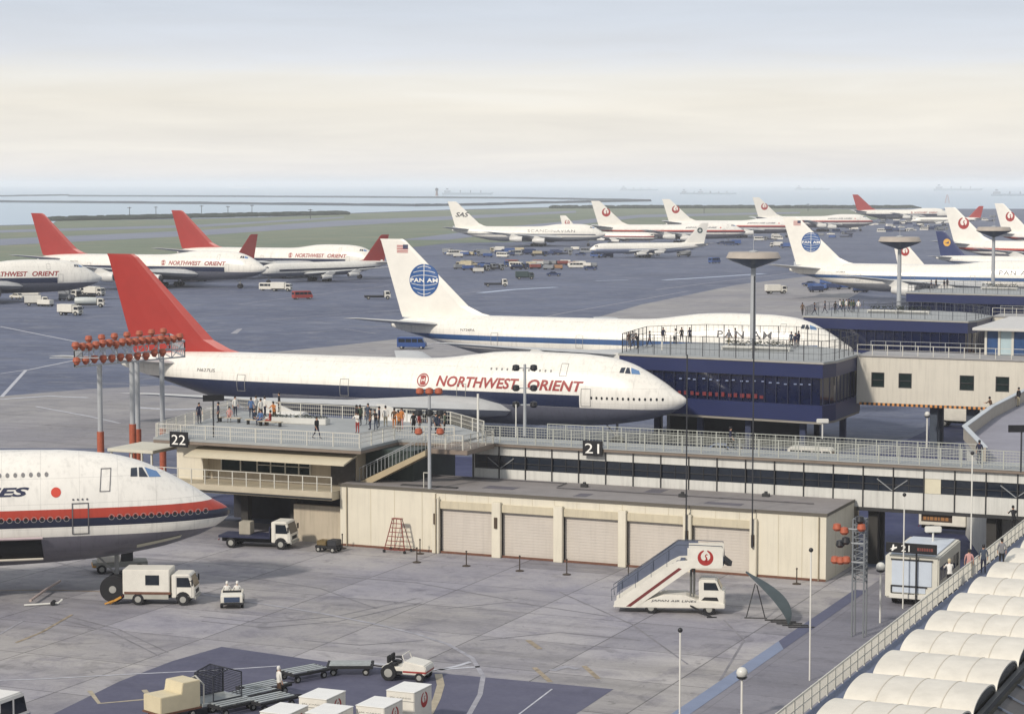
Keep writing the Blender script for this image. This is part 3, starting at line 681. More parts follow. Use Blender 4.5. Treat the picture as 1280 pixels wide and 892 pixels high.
# planter benches and small porch
def planter(x, y, L, rz, label):
    p = thing('planter', label, 'planter', W(x, y, 7.5), -TH + rz, 'planters on the gate decks')
    MB().box(-L / 2, L / 2, -.45, .45, 0, .5).build('box', M('planter_white', 'c7c6bf', .6, .1), p, bevel=.04)
    lv = MB()
    for i in range(int(L * 40)):
        c = Vector((random.uniform(-L / 2 + .1, L / 2 - .1), random.uniform(-.35, .35), random.uniform(.5, .68))); a = random.uniform(0, 6.3); r = random.uniform(.06, .13)
        lv.poly([c + Vector((cos(a) * r, sin(a) * r, 0)), c + Vector((cos(a + 2) * r, sin(a + 2) * r, random.uniform(-.05, .1))), c + Vector((cos(a + 4) * r, sin(a + 4) * r, .08))])
    lv.build('foliage', M('foliage_dark', '26301f', .8, .3, 4), p); return p
planter(*LG(372, 529, 7.5), 5.6, .05, 'long white planter in the middle of the crowded deck marked 22')
g = GB('porch', 'small flat white porch roof on thin posts left of the 22 building', 'porch', -57, 2)
px_ = LG(184, 553, 6.2); x, y = px_
g = GB('porch', 'small flat white porch roof on thin posts left of the 22 building', 'porch', x, y) if 0 else g
g.part(MB().box(-59.4, -55.1, 1.0, 6.0, 6.0, 6.25), 'roof', M('porch_white', 'c9c5b4', .6, .1), bevel=.03)
for a, b in ((-59.2, 1.3), (-55.4, 1.3), (-59.2, 5.7), (-55.4, 5.7), (-57.3, 1.3)): g.part(MB().box(a - .07, a + .07, b - .07, b + .07, 0, 6.0), 'post', RAILW)
# --- blue satellites, one every gate
def octo(x0, x1, y0, y1, c): return [(x0 + c, y0), (x1 - c * .35, y0 - .6), (x1, y0 + c), (x1, y1 - c), (x1 - c, y1), (x0 + c, y1), (x0 - c * 2, y1 - c), (x0 - c * 2, y0 + c * 1.5)]
def satellite(y0, label, n, zt=9.4, x0=-42.0, x1=-18.3, y1=None):
    P = [(x0, y0 + 2.8), (-19.0, y0), (x1, y0 + 2.6), (x1, y0 + 12.5), (-21.5, y0 + 17.5), (-27.6, y0 + 21.5), (-38.5, y0 + 21), (-43.5, y0 + 15)]; y1 = y0 + 21
    g = GB('satellite_building', label, 'building', x0, y0)
    ins = lambda k: [(x + (1 if x < -34 else -1) * k, y + (1 if y < y0 + 10 else -1) * k) for x, y in P]
    g.part(MB().prism(P, 7.75, zt - .25, 0, 'z'), 'upper_wall', BLUEP)
    g.part(MB().prism(ins(.35), 4.95, 7.75, 0, 'z'), 'glazing', BLUEG)
    g.part(MB().prism(P, 3.3, 4.95, 0, 'z'), 'lower_wall', BLUEP)
    g.part(MB().prism(ins(.06), 3.05, 3.3, 0, 'z'), 'soffit', SOFF)
    g.part(MB().prism(ins(-.12), zt - .25, zt - .1, 0, 'z'), 'deck_edge', M('edge_cream', 'a8a49a', .6, .15), bevel=.03)
    g.part(MB().prism(ins(-.1), zt - .097, zt, 0, 'z'), 'deck_floor', DECK)
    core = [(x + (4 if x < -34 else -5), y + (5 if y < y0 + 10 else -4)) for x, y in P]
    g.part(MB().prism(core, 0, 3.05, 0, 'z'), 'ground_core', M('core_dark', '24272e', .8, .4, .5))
    for i, (x, y) in enumerate([(-38, y0 + 3.5), (-33, y0 + 2.9), (-27.5, y0 + 2.2), (-21.5, y0 + 1.6), (-19.3, y0 + 9), (-24, y0 + 16), (-34, y0 + 18)]):
        g.part(MB().box(x - .3, x + .3, y, y + .6, 0, 3.05), 'column', M('column_blue', '2a3350', .7, .2))
    mu = MB()
    for i in range(len(P)):
        a, b = Vector((*P[i], 0)), Vector((*P[(i + 1) % len(P)], 0)); L = (b - a).length; k = int(L / 1.25)
        for q in range(k): c = a + (b - a) * (q / k); mu.box(c.x - .03, c.x + .03, c.y + .1, c.y + .2, 4.95, 7.75)
    g.part(mu, 'mullion_grid', M('mullion_blue', '1c2340', .5, .1))
    g.P = P; g.ins = ins
    rp = ins(.25) + [ins(.25)[0]]
    railing(g, [(x, y, zt) for x, y in rp], 2.1 if n == 0 else 1.2, 1.9, mat=POLED if n == 0 else M('rail_slate', '4a4e55', .5, .1), rails=3 if n == 0 else 2, mesh=.55 if n == 0 else .5)
    return g
g1 = satellite(68.2, 'nearest dark blue lounge building behind the jumbo nose, with a railed roof deck', 0)
red = MB()
for i in range(16): x = -35 + i * .75 + random.uniform(-.1, .1); z = 5.55; red.lathe([(.02, -.2), (.22, -.15), (.25, .1), (.12, .35), (.02, .4)], (x, 68.2 + 2.6 * (-19.6 - x) / 22.4 + .55 - .02, z), 8)
g1.part(MB().box(-36, -23, 69.6, 69.7, 5.3, 6.2), 'inner_blind', M('inner_dark', '1b2136', .6, .3)) if 0 else None
cx = MB()
for i in range(15): x = -36.0 + i * .72; yy = 68.2 + 2.6 * (-19.6 - x) / 22.4; cx.box(x + random.uniform(0, .15), x + .5 - random.uniform(0, .12), yy + .22, yy + .3, 5.35, 5.85 - random.uniform(0, .2))
g1.part(cx, 'red_seats', M('seat_red', '6e1c22', .7, .4, 3))
cx = MB()
for i in range(18): x = -35.0 + i * .85 + random.uniform(-.2, .2); yy = 68.2 + 2.6 * (-19.6 - x) / 22.4; z = 7.0 + random.uniform(-.1, .1); cx.box(x, x + .3, yy + .22, yy + .3, z, z + .12)
g1.part(cx, 'painted_reflection', M('reflect_pale', '7f8aa6', .4, 0))  # pale blocks imitating bluish reflections in the glazing
g2 = satellite(139.4, 'second dark blue lounge building, carrying the middle mushroom lamp tower', 1)
g3 = satellite(208.5, 'farthest dark blue lounge building at the right edge below the globe jumbo', 2, x0=-44)
# bridges
def bridge(y, label, x0=-18.25, x1=22.0, near=True, wid=6, group=None):
    g = GB('bridge_building', label, 'building', x0, y, group=group)
    wallm = M('bridge_white', 'ccc6b7', .6, .08, .4, streak=.2)
    WN = [(-16.7, -15.3), (-13.8, -12.4), (-7.4, -5.9), (-3.7, -2.3)]
    xs = [x0]
    for a, b in WN: xs += [a, b]
    xs.append(x1); mb = MB().box(x0, x1, y, y + .3, 4.25, 6.04).box(x0, x1, y, y + .3, 7.6, 9.25).box(x0, x1, y + wid - .3, y + wid, 4.25, 9.25).box(x0, x1, y + .3, y + wid - .3, 4.25, 4.6)
    for i in range(0, len(xs), 2): mb.box(xs[i], xs[i + 1], y, y + .3, 6.04, 7.6)
    g.part(mb, 'wall', wallm)
    for a, b in WN:
        w = g.part(MB().box(a, b, y + .12, y + .16, 6.04, 7.6), 'window', GLASSG)
        fr = MB()
        for c in (a + .04, b - .04): fr.box(c - .05, c + .05, y + .02, y + .115, 6.04, 7.6)
        fr.box(a, b, y + .02, y + .115, 6.75, 6.83).box(a, b, y + .02, y + .115, 6.04, 6.12).box(a, b, y + .02, y + .115, 7.52, 7.6)
        g.part(fr, 'frame', STEELD, w)
    g.part(MB().box(x0, x1, y - .15, y + wid + .15, 9.25, 9.4), 'roof_deck', M('roof_pale', '9c9a98', .75, .15), bevel=.02)
    hz = MB(); x = x0 + .3; i = 0
    while x < -3.5: hz.box(x, x + .25, y - .02, y - .003, 4.12, 4.4, i % 2); x += .25; i += 1
    g.part(hz, 'hazard_strip', [M('hazard_orange', 'c98a4a', .6, .1), STEELD])
    for x in (-10.3, -6.5, 4, 12):
        for yy in (y + 1.5, y + wid - 2): g.part(MB().box(x - .4, x + .4, yy - .35, yy + .35, 0, 4.25), 'column', M('column_slate', '3c4552', .7, .2))
    railing(g, [(x0, y + .1, 9.4), (x1, y + .1, 9.4)], 1.1, 1.6, mat=RAILW, rails=2, mesh=False)
    railing(g, [(x0, y + wid - .1, 9.4), (x1, y + wid - .1, 9.4)], 1.1, 1.6, mat=RAILG, rails=2, mesh=False)
    return g
bridge(79.0, 'white raised bridge building with four square windows right of the dark blue lounge')
bridge(152.0, 'second white raised bridge behind the pavilion at the right edge', wid=6)
g = GB('pavilion', 'white flat-roofed pavilion with tall glass panels on the deck of the white bridge', 'pavilion', -6.2, 84)
g.part(MB().box(-7.0, 12, 83.0, 104, 12.0, 12.3), 'roof', M('pavilion_roof', 'c4c2bd', .6, .1), bevel=.05)
for i, x in enumerate((-5.8, -4.4, -3.0, -1.6, -.2, 1.2)):
    g.part(MB().box(x - .12, x + .12, 84.2, 84.5, 9.4, 12.0), 'post', RAILW)
    if i < 5: g.part(MB().box(x + .14, x + 1.26, 84.3, 84.36, 9.45, 11.95), 'glass_panel', M('pavilion_glass', '34507a', .15, .3) if i % 2 == 0 else M('pavilion_panel', 'a9bcc0', .3, .1))
# mushroom lamp towers
mtow = None
def mushroom():
    p = thing('lamp_tower', 'x', 'lamp tower', (0, 0, 0), 0, 'mushroom lamp towers on the lounge decks')
    MB().lathe([(.34, 0), (.3, 5), (.26, 9.2)], n=16).build('stem', POLEG, p, smooth=True)
    MB().lathe([(.28, 8.6), (.7, 8.75), (2.6, 9.45), (3.05, 9.72)], n=32).build('reflector', M('reflector_dark', '38414f', .3, .1), p, smooth=True)
    MB().lathe([(3.02, 9.724), (3.05, 9.74), (2.75, 10.35), (2.7, 10.37)], n=32).build('rim', M('rim_beige', 'a69c90', .6, .12, 1), p, smooth=True)
    MB().lathe([(.5, 10.37), (.5, 10.5), (.1, 10.6)], n=12).build('cap', POLEG, p)
    MB().tube([(0, 0, 10.6), (0, 0, 13.0)], .03, 5).build('aerial', POLEG, p)
    return p
mp = mushroom(); ms = snapshot(mp)
for i, (u, Y, lab) in enumerate(((941, 240, 'nearest and largest mushroom lamp tower, on the railed deck in front of the blue-globe jumbo'), (1123, 308, 'middle mushroom lamp tower, standing over the second dark blue lounge'), (1240, 378, 'rightmost and smallest mushroom lamp tower'))):
    a = AT(u, 420, Y)
    if i == 0: mp.location = (a.x, a.y, 9.4); mp['label'] = lab
    else: copy_tree(ms, (a.x, a.y, 9.4), 0, lab)
# --- right-hand terminal terrace, walkway, fence and vaults
g = GB('terrace', 'grey railless terrace of the terminal with a bent cream parapet at the right edge', 'terrace', 9.3, 7.3)
TP = [(9.4, 7.62 + 5.9), (7.6, 19.0), (4.9, 22.8), (5.6, 44.5), (8.5, 78.5), (45, 78.5), (45, 13.7)]
TP = [(8.6, 11.05), (4.5, 23.9), (3.5, 40), (3.4, 55.4), (3.4, 78.4), (48, 78.4), (48, 11.05)]
g.part(MB().prism(TP, 7.0, 7.5, 0, 'z'), 'floor', M('terrace_floor', '8b8a93', .8, .18, .5))
g.part(MB().prism([(x + (.25 if x < 15 else 0), y + (.1 if y < 15 else -.2)) for x, y in TP], 0, 7.0, 0, 'z'), 'wall', PANELW)
par = MB(); cope = MB()
for a, b in zip(TP[:4], TP[1:5]):
    par.bar((a[0], a[1], 8.0), (b[0], b[1], 8.0), .18, 1.0); cope.bar((a[0], a[1], 8.54), (b[0], b[1], 8.54), .42, .07)
g.part(par, 'parapet', M('parapet_cream', 'aaa294', .65, .15)); g.part(cope, 'coping', M('coping_pale', 'b9bec0', .6, .1))
g = GB('terminal_roof', 'terminal roof with a blue-grey walkway and a mesh fence running up to the corridor', 'roof', 13.5, -60)
g.part(MB().box(13.5, 14.3, -75, 7.3, 3.9, 4.2), 'walkway', M('walkway_blue', '5f6980', .7, .15, .6))
g.part(MB().box(13.7, 20.6, -75, 7.0, 0, 3.88), 'wall', M('terminal_wall', '8b8676', .7, .1))
g.part(MB().box(13.5, 14.45, -75, 7.3, 3.88, 3.899), 'walk_slab', CONC)
GX0, GX1 = 14.45, 20.3
g.part(MB().box(20.35, 20.6, -75, 7, 3.0, 4.15), 'dark_gutter', M('gutter_dark', '2a2c2c', .5, .3, 2))
g.part(MB().prism([(20.6, 3.6), (24.5, 1.9), (24.5, .3), (20.6, .3)], -75, 7.0), 'lean_to_roof', M('leanto_brown', '4a4642', .5, .4, 1.5))
lr = MB()
for i in range(34): y = -75 + i * 2.4; lr.bar((20.6, y, 3.66), (24.5, y, 1.96), .1, .08)
lr.bar((22.0, -75, 3.06), (22.0, 7, 3.06), .16, .1); g.part(lr, 'lean_to_bars', M('bar_slate', '5d6675', .5, .1))
railing(g, [(13.5, -75, 4.2), (13.5, 7.2, 4.2)], 1.05, 1.35, mat=RAILW, rails=2, mesh=.09)
fm = MB().box(13.47, 13.49, -75, 7.2, 4.28, 5.15)
VW = M('vault_white', 'dad4c6', .5, .2, .55, bump=.1, world=True)
vme = None
for i in range(24):
    y0 = -50.4 + 5.4 * (i - 5)
    if i < 4: continue
    if y0 > 4: break
    vt = thing('roof_vault', 'x', 'skylight', W(GX0, y0, 3.9), -TH, 'white barrel vaults on the terminal roof') 
    if vme is None:
        rings = []; pr = []
        for k in range(25):
            t = pi * k / 24; pr.append((2.68 - 2.62 * cos(t), .12 + .78 * sin(t) ** .8))
        inner = [(a + (2.68 - a) * .03, b - .07) for a, b in pr]
        mb = MB(); n = len(pr)
        for x in (0, GX1 - GX0):
            pass
        L_ = GX1 - GX0
        v = [(x, a, b) for x in (0, L_ / 2, L_) for a, b in pr] + [(x, a, b) for x in (0, L_ / 2, L_) for a, b in inner]; f = []
        for s_ in (0, 3 * n):
            for j in range(2):
                for k in range(n - 1): f.append((s_ + j * n + k, s_ + j * n + k + 1, s_ + (j + 1) * n + k + 1, s_ + (j + 1) * n + k))
        for j in (0, 2):
            for k in range(n - 1): f.append((j * n + k, j * n + k + 1, 3 * n + j * n + k + 1, 3 * n + j * n + k))
        mb.add(v, f); vme = mb.build('shell', VW, data_only=True, smooth=True)
        e1 = MB().poly([(0, a, b - .02) for a, b in inner] ).build('end_panel', VW, data_only=True)
        e2 = MB().prism([(a, b - .02) for a, b in inner], -.12, -.05, 0, 'x').build('lunette', M('lunette_dark', '33302b', .25, .4, 2), data_only=True)
        vrib = MB().loft([[(-.02, a, b), (.02, a, b), (.02, 2.68 + (a - 2.68) * 1.008, b + .018), (-.02, 2.68 + (a - 2.68) * 1.008, b + .018)] for a, b in pr]).build('seam_rib', M('vault_seam', 'c4bcab', .6, .1), data_only=True)
        vg = MB().box(0, L_, -.04, .06, .0, .13).build('valley_gutter', M('gutter_brown', '6d5547', .7, .2), data_only=True)
    link('shell', vme, vt)
    for xx in (1.46, 2.92, 4.38): link('seam_rib', vrib, vt, (xx, 0, 0))
    link('end_panel', e1, vt, (.02, 0, 0)); link('lunette', e2, vt, (L_ + .02, 0, 0)); link('valley_gutter', vg, vt)
    k_ = i - 4
    vt['label'] = ('white barrel vault on the terminal roof cut by the lower edge of the photo' if k_ <= 0 else 'white barrel vault, %s up from the lower edge of the photo' % (['first whole one', 'second', 'third', 'fourth', 'fifth', 'sixth', 'seventh', 'eighth', 'ninth', 'tenth', 'eleventh'][k_ - 1]))
# --- near asphalt and markings
def sheet(name, pts, z, mat, kind='structure'):
    o = MB().poly([(p[0], p[1], z) for p in pts]).build(name, mat); o['kind'] = kind; return o
# ------------------------------------------------------------------ ground, water, markings
def ground_mat(key, c1, c2, c3, slab=6.0, rough=.75, joint=.5, bumpy=.15, seed=0.0, big=.02, spec=.35, jw=.012, contrast=1.0):
    m = bpy.data.materials.new(key); m.use_nodes = True; nt = m.node_tree; b = nt.nodes['Principled BSDF']; e = NX(nt)
    g = nt.nodes.new('ShaderNodeNewGeometry'); mp = nt.nodes.new('ShaderNodeMapping'); mp.inputs['Rotation'].default_value = (0, 0, TH); mp.inputs['Location'].default_value = (seed, seed * 2, 0)
    nt.links.new(g.outputs['Position'], mp.inputs[0])
    def noise(sc, det=6, rough_=.6, dist=0.0, vec=None):
        n = nt.nodes.new('ShaderNodeTexNoise'); n.inputs['Scale'].default_value = sc; n.inputs['Detail'].default_value = det; n.inputs['Roughness'].default_value = rough_; n.inputs['Distortion'].default_value = dist
        nt.links.new(vec or mp.outputs[0], n.inputs['Vector']); return n.outputs['Fac']
    def rr(v, a, b_, c=0.0, d=1.0):
        r = nt.nodes.new('ShaderNodeMapRange'); r.inputs['From Min'].default_value = a; r.inputs['From Max'].default_value = b_; r.inputs['To Min'].default_value = c; r.inputs['To Max'].default_value = d
        nt.links.new(v, r.inputs['Value']); return r.outputs[0]
    col = e.mix(rr(noise(big, 4), .38, .62), lin(c1), lin(c2))
    col = e.mix(rr(noise(big * 7, 7, .7, .6), .48, .76, 0, .72 * contrast), col, lin(c3))
    # slabs: per-slab tone and dark joints
    sp = nt.nodes.new('ShaderNodeSeparateXYZ'); nt.links.new(mp.outputs[0], sp.inputs[0])
    fx = e.op('DIVIDE', sp.outputs[0], slab); fy = e.op('DIVIDE', sp.outputs[1], slab)
    cb = nt.nodes.new('ShaderNodeCombineXYZ'); nt.links.new(e.op('FLOOR', fx), cb.inputs[0]); nt.links.new(e.op('FLOOR', fy), cb.inputs[1])
    wn = nt.nodes.new('ShaderNodeTexWhiteNoise'); wn.noise_dimensions = '2D'; nt.links.new(cb.outputs[0], wn.inputs['Vector'])
    tone = rr(wn.outputs['Value'], 0, 1, 1 - .13 * joint, 1 + .1 * joint)
    jx = e.op('LESS_THAN', e.op('FRACT', fx), jw); jy = e.op('LESS_THAN', e.op('FRACT', fy), jw); j = e.op('MULTIPLY', e.op('MAXIMUM', jx, jy), .38 * joint)
    fine = rr(noise(3.0, 8, .75), .25, .75, .86, 1.14)
    # long streaks of tyre wear and oil
    mp2 = nt.nodes.new('ShaderNodeMapping'); mp2.inputs['Scale'].default_value = (.04, .5, 1); mp2.inputs['Rotation'].default_value = (0, 0, .35); nt.links.new(mp.outputs[0], mp2.inputs[0])
    strk = rr(noise(1.0, 5, .6, 0, mp2.outputs[0]), .5, .72, 1.0, 1 - .24 * contrast)
    oil = e.op('MULTIPLY', rr(noise(.3, 4, .6, 1.6), .6, .7, 1.0, 1 - .2 * contrast), rr(noise(1.3, 3, .5, .8), .66, .74, 1.0, 1 - .3 * contrast))
    k = e.op('MULTIPLY', e.op('MULTIPLY', tone, e.op('SUBTRACT', 1.0, j)), e.op('MULTIPLY', fine, e.op('MULTIPLY', strk, oil)))
    sc = nt.nodes.new('ShaderNodeVectorMath'); sc.operation = 'SCALE'; nt.links.new(col, sc.inputs[0]); nt.links.new(k, sc.inputs['Scale'])
    nt.links.new(sc.outputs[0], b.inputs['Base Color']); b.inputs['Specular IOR Level'].default_value = spec
    nt.links.new(rr(noise(.4, 4), .3, .7, rough - .12, rough + .12), b.inputs['Roughness'])
    bp = nt.nodes.new('ShaderNodeBump'); bp.inputs['Strength'].default_value = bumpy; bp.inputs['Distance'].default_value = .02
    nt.links.new(fine, bp.inputs['Height']); nt.links.new(bp.outputs[0], b.inputs['Normal'])
    return m
ASPH = ground_mat('far_apron_asphalt', '5e6579', '4f566b', '777a84', 9, joint=.4, big=.02, contrast=1.3)
CONCM = ground_mat('near_apron_concrete', 'a29e9b', '8b8990', '66646f', 7.5, joint=1.4, big=.05, seed=31, contrast=1.15)
DASPH = ground_mat('patch_asphalt', '58586a', '4e4f62', '686876', 30, joint=.0, big=.05, contrast=.5)
LCON = ground_mat('hardstand_concrete', '94918f', '878589', '74737a', 9, joint=.6, big=.03, seed=11)
GRASS = ground_mat('airfield_grass', '7b826f', '6c7867', '8e8973', 80, joint=0, rough=.95, big=.004, spec=.1, contrast=1.3)
TAXI = ground_mat('taxiway_grey', '74798a', '7d828f', '6c7080', 40, joint=.2, big=.01)
def gp(*px): return [G(u, v) for u, v in px]
shore = [G(-900, 292), G(0, 281.5), G(65, 280), G(72, 275), G(240, 273), G(330, 271), G(430, 266.5), G(560, 262), G(700, 258.5), G(900, 259), G(1150, 261), G(1400, 261), G(2400, 262)]
land = MB(); SH = [(p.x, p.y) for p in shore]
land.prism(SH + [(2600, 1500), (400, -60), (-400, -60), (-2400, 900)], -2.5, 0, 0, 'z').build('ground', ASPH)['kind'] = 'structure'
WATER = M('sea_water', 'a3b8c6', .3, 0, spec=.5)
nt = WATER.node_tree; n = nt.nodes.new('ShaderNodeTexNoise'); n.inputs['Scale'].default_value = .08; n.inputs['Detail'].default_value = 4
gg = nt.nodes.new('ShaderNodeNewGeometry'); nt.links.new(gg.outputs['Position'], n.inputs['Vector']); bp = nt.nodes.new('ShaderNodeBump'); bp.inputs['Strength'].default_value = .35; bp.inputs['Distance'].default_value = .8
nt.links.new(n.outputs['Fac'], bp.inputs['Height']); nt.links.new(bp.outputs[0], nt.nodes['Principled BSDF'].inputs['Normal'])
sheet('water', [(-12000, -70), (12000, -70), (12000, 24000), (-12000, 24000)], -2.0, WATER)
def far(name, px, z, mat):
    return sheet(name, [(G(u, v).x, G(u, v).y) for u, v in px], z, mat)
far('grass_field', [(-300, 342), (-300, 286), (0, 282.5), (65, 281), (72, 276), (240, 274), (330, 272), (430, 267.5), (560, 263), (700, 259.5), (900, 260), (1145, 262), (1145, 272), (1000, 279), (800, 300), (560, 304), (400, 322), (200, 334), (0, 341)], .05, GRASS)
far('taxiway', [(-300, 316), (0, 299), (250, 288), (420, 276), (620, 268), (720, 263.5), (720, 266), (620, 271.5), (420, 283), (250, 294.5), (0, 307), (-300, 325)], .10, TAXI)
far('taxiway', [(-300, 296), (0, 288), (250, 281), (430, 271), (430, 272.5), (250, 284), (0, 291), (-300, 300)], .10, TAXI)
far('taxiway', [(500, 300), (640, 283), (800, 268.5), (1000, 265), (1000, 267), (800, 272), (660, 288), (560, 300)], .10, TAXI)
WH = M('marking_white', 'b9bac0', .7, .35, 1.5); YEL = M('marking_yellow', 'a8885a', .7, .4, 2); BLUEK = M('drain_blue', '77829a', .6, .15, .5); BLUED = M('drain_dark', '50536a', .7, .2, .5)
def poly_px(name, px, z, mat): return sheet(name, [(G(u, v).x, G(u, v).y) for u, v in px], z, mat)
poly_px('apron', [(-60, 500), (110, 486), (215, 481), (285, 497), (330, 520), (330, 560), (-60, 560)], .004, LCON)
poly_px('apron', [(330, 441), (430, 431), (520, 421), (620, 432), (720, 446), (520, 452)], .004, LCON)
poly_px('apron', [(735, 400), (800, 381), (920, 356), (1010, 345), (1100, 352), (1010, 400), (880, 402)], .004, LCON)
# near concrete apron follows the terminal grid
sheet('apron', [tuple(W(*p)[:2]) for p in ((-110, -75), (3.2, -75), (3.2, 7), (-55, 7), (-95, 10), (-120, -20))], .008, CONCM)
sheet('apron', [tuple(W(*p)[:2]) for p in ((3.2, -75), (13.3, -75), (13.3, 60), (3.2, 60))], .004, ground_mat('road_concrete', '807e83', '76757e', '65656f', 6, joint=.5, seed=5))
sheet('asphalt_patch', [tuple(W(*p)[:2]) for p in ((-60, 13), (3.1, 13), (3.1, 8), (44, 8), (44, 128), (-14, 128), (-14, 62), (-60, 50))], .012, ground_mat('yard_asphalt_painted_shade', '363c5e', '2f3556', '424866', 30, joint=.2, big=.03, seed=3))  # dark yard asphalt, the bridge's shade put into its colour
sheet('asphalt_patch', [tuple(W(*LG(*p))[:2]) for p in ((277, 808), (430, 830), (767, 861), (700, 905), (40, 905), (150, 851), (215, 826))], .016, DASPH)
sheet('drain_strip', [tuple(W(*p)[:2]) for p in ((2.55, -75), (3.45, -75), (3.45, -22), (2.55, -20))], .018, BLUEK)
sheet('drain_strip', [tuple(W(*p)[:2]) for p in ((2.55, -19.97), (3.45, -21.97), (3.45, -2), (2.55, -2))], .018, BLUED)
def stripe(px, w, mat=WH, z=.024):
    pts = [G(u, v) for u, v in px]; m = MB(); Lf = []; Rt = []
    for i, p in enumerate(pts):
        d = (pts[min(i + 1, len(pts) - 1)] - pts[max(i - 1, 0)]).normalized(); n_ = Vector((-d.y, d.x, 0)) * w / 2
        Lf.append(p + n_); Rt.append(p - n_)
    for i in range(len(pts) - 1): m.poly([(*q[:2], z) for q in (Lf[i], Rt[i], Rt[i + 1], Lf[i + 1])])
    o = m.build('apron_marking', mat); o['kind'] = 'structure'; return o
stripe([(-20, 851), (60, 848), (150, 843), (277, 837), (350, 832)], .16)
stripe([(440, 826), (545, 837), (600, 833)], .35); stripe([(545, 838), (572, 832), (588, 827)], .3)
stripe([(250, 742), (330, 755), (405, 767), (470, 780), (520, 792), (560, 805), (590, 822), (604, 845), (600, 868), (585, 895)], .28, M('marking_faint', '9b9aa0', .7, .4, 1.2))
stripe([(548, 842), (551, 856), (546, 873), (535, 895)], .42, M('marking_buff', 'a79c86', .7, .3, 2))
stripe([(112, 863), (124, 879), (192, 873)], .26, M('marking_buff')); stripe([(180, 862), (190, 873)], .3, M('marking_buff'))
stripe([(0, 738), (60, 737), (150, 740)], .12, YEL); stripe([(20, 803), (52, 790), (90, 768)], .2, M('marking_faint_yellow', '9a8c76', .7, .6, 2)); stripe([(0, 792), (28, 776)], .15, M('marking_faint'))
stripe([(648, 893), (690, 861)], .1); stripe([(660, 800), (675, 811)], .35, M('marking_faint_yellow')); stripe([(668, 834), (688, 852)], .3, M('marking_faint_yellow')); stripe([(730, 832), (748, 848)], .3, M('marking_faint_yellow'))
stripe([(690, 838), (708, 833), (722, 836)], .5, M('marking_faint'))
# far lines
stripe([(0, 499), (60, 495), (110, 497)], 1.0); stripe([(2, 496), (32, 463), (95, 450), (165, 443)], .5); stripe([(0, 467), (35, 462)], .4)
stripe([(0, 408), (60, 420), (95, 427)], .5); stripe([(45, 508), (110, 520), (150, 529)], .4); stripe([(60, 477), (150, 480), (200, 482)], .3, M('marking_faint'))
stripe([(165, 509), (215, 512), (330, 508)], 1.3); stripe([(0, 516), (55, 511)], .3, M('marking_faint'))
stripe([(330, 400), (450, 391), (540, 384)], .4, M('marking_faint')); stripe([(385, 416), (430, 411), (470, 417)], .4, M('marking_faint'))
stripe([(252, 414), (300, 411), (292, 417)], 1.2, M('marking_faint')); stripe([(600, 366), (640, 362), (695, 359)], 2.6, M('marking_pale', 'a9b4c6', .6, .2)); stripe([(830, 350), (880, 347), (955, 342)], 2.6, M('marking_pale'))
stripe([(745, 351), (785, 350)], 1.4, M('marking_pale')); stripe([(820, 362), (900, 352), (1000, 340)], .6, M('marking_faint')); stripe([(575, 367), (600, 364)], .5, M('marking_faint'))
stripe([(500, 440), (600, 415), (700, 392), (860, 364)], .5, M('marking_faint')); stripe([(300, 380), (420, 365), (480, 358)], .4, M('marking_faint'))
TM = M('tyre_mark', '807e82', .85, .45, .5)
for pts_ in ([(250, 770), (330, 778), (420, 770), (520, 748)], [(252, 776), (332, 784), (424, 776), (526, 753)], [(60, 770), (140, 790), (200, 820)], [(68, 766), (148, 786), (210, 815)], [(560, 760), (640, 752), (760, 770)], [(600, 800), (700, 790), (800, 800)],
             [(700, 740), (790, 780), (860, 830)], [(420, 720), (520, 728), (640, 750)], [(300, 720), (400, 735), (470, 760)], [(905, 775), (930, 800), (900, 850)], [(60, 700), (150, 722), (260, 715)], [(380, 800), (450, 806), (530, 800)]): stripe(pts_, .13, TM, .021)
# --- breakwaters, pier lights, ships
STONE = M('breakwater_stone', '2f3a46', .9, .3, .05)
def breakwater(px, w, label):
    pts = [G(u, v, -2) for u, v in px]; root = thing('breakwater', label, 'breakwater', pts[0] * 1.0)
    rings = []
    for i, p in enumerate(pts):
        d = (pts[min(i + 1, len(pts) - 1)] - pts[max(i - 1, 0)]).normalized(); n_ = Vector((-d.y, d.x, 0)); q = p - pts[0]
        rings.append([q + n_ * -w, q + n_ * -w * .5 + Vector((0, 0, 3.2 + random.uniform(-.4, .4))), q + n_ * w * .5 + Vector((0, 0, 3.2 + random.uniform(-.4, .4))), q + n_ * w, q + n_ * w * .8 - Vector((0, 0, .4)), q - n_ * w * .8 - Vector((0, 0, .4))])
    MB().loft(rings).build('rubble_bank', STONE, root); return root
def dens(px, n):
    o = []
    for i in range(len(px) - 1):
        for k in range(n): t = k / n; o.append((px[i][0] + (px[i + 1][0] - px[i][0]) * t, px[i][1] + (px[i + 1][1] - px[i][1]) * t))
    return o + [px[-1]]
breakwater(dens([(-60, 247.2), (0, 245.8), (85, 244.6)], 8), 5, 'short dark breakwater at the left edge of the far water')
breakwater(dens([(86, 245.6), (300, 246.3), (640, 248.3), (812, 251.6)], 12), 2.5, 'thin farther breakwater crossing the whole left half of the sea')
breakwater(dens([(-60, 252.3), (0, 253), (300, 255.6), (520, 258), (600, 257), (680, 254.4), (812, 251.8)], 12), 4, 'nearer dark breakwater running from the left edge of the sea towards the middle')
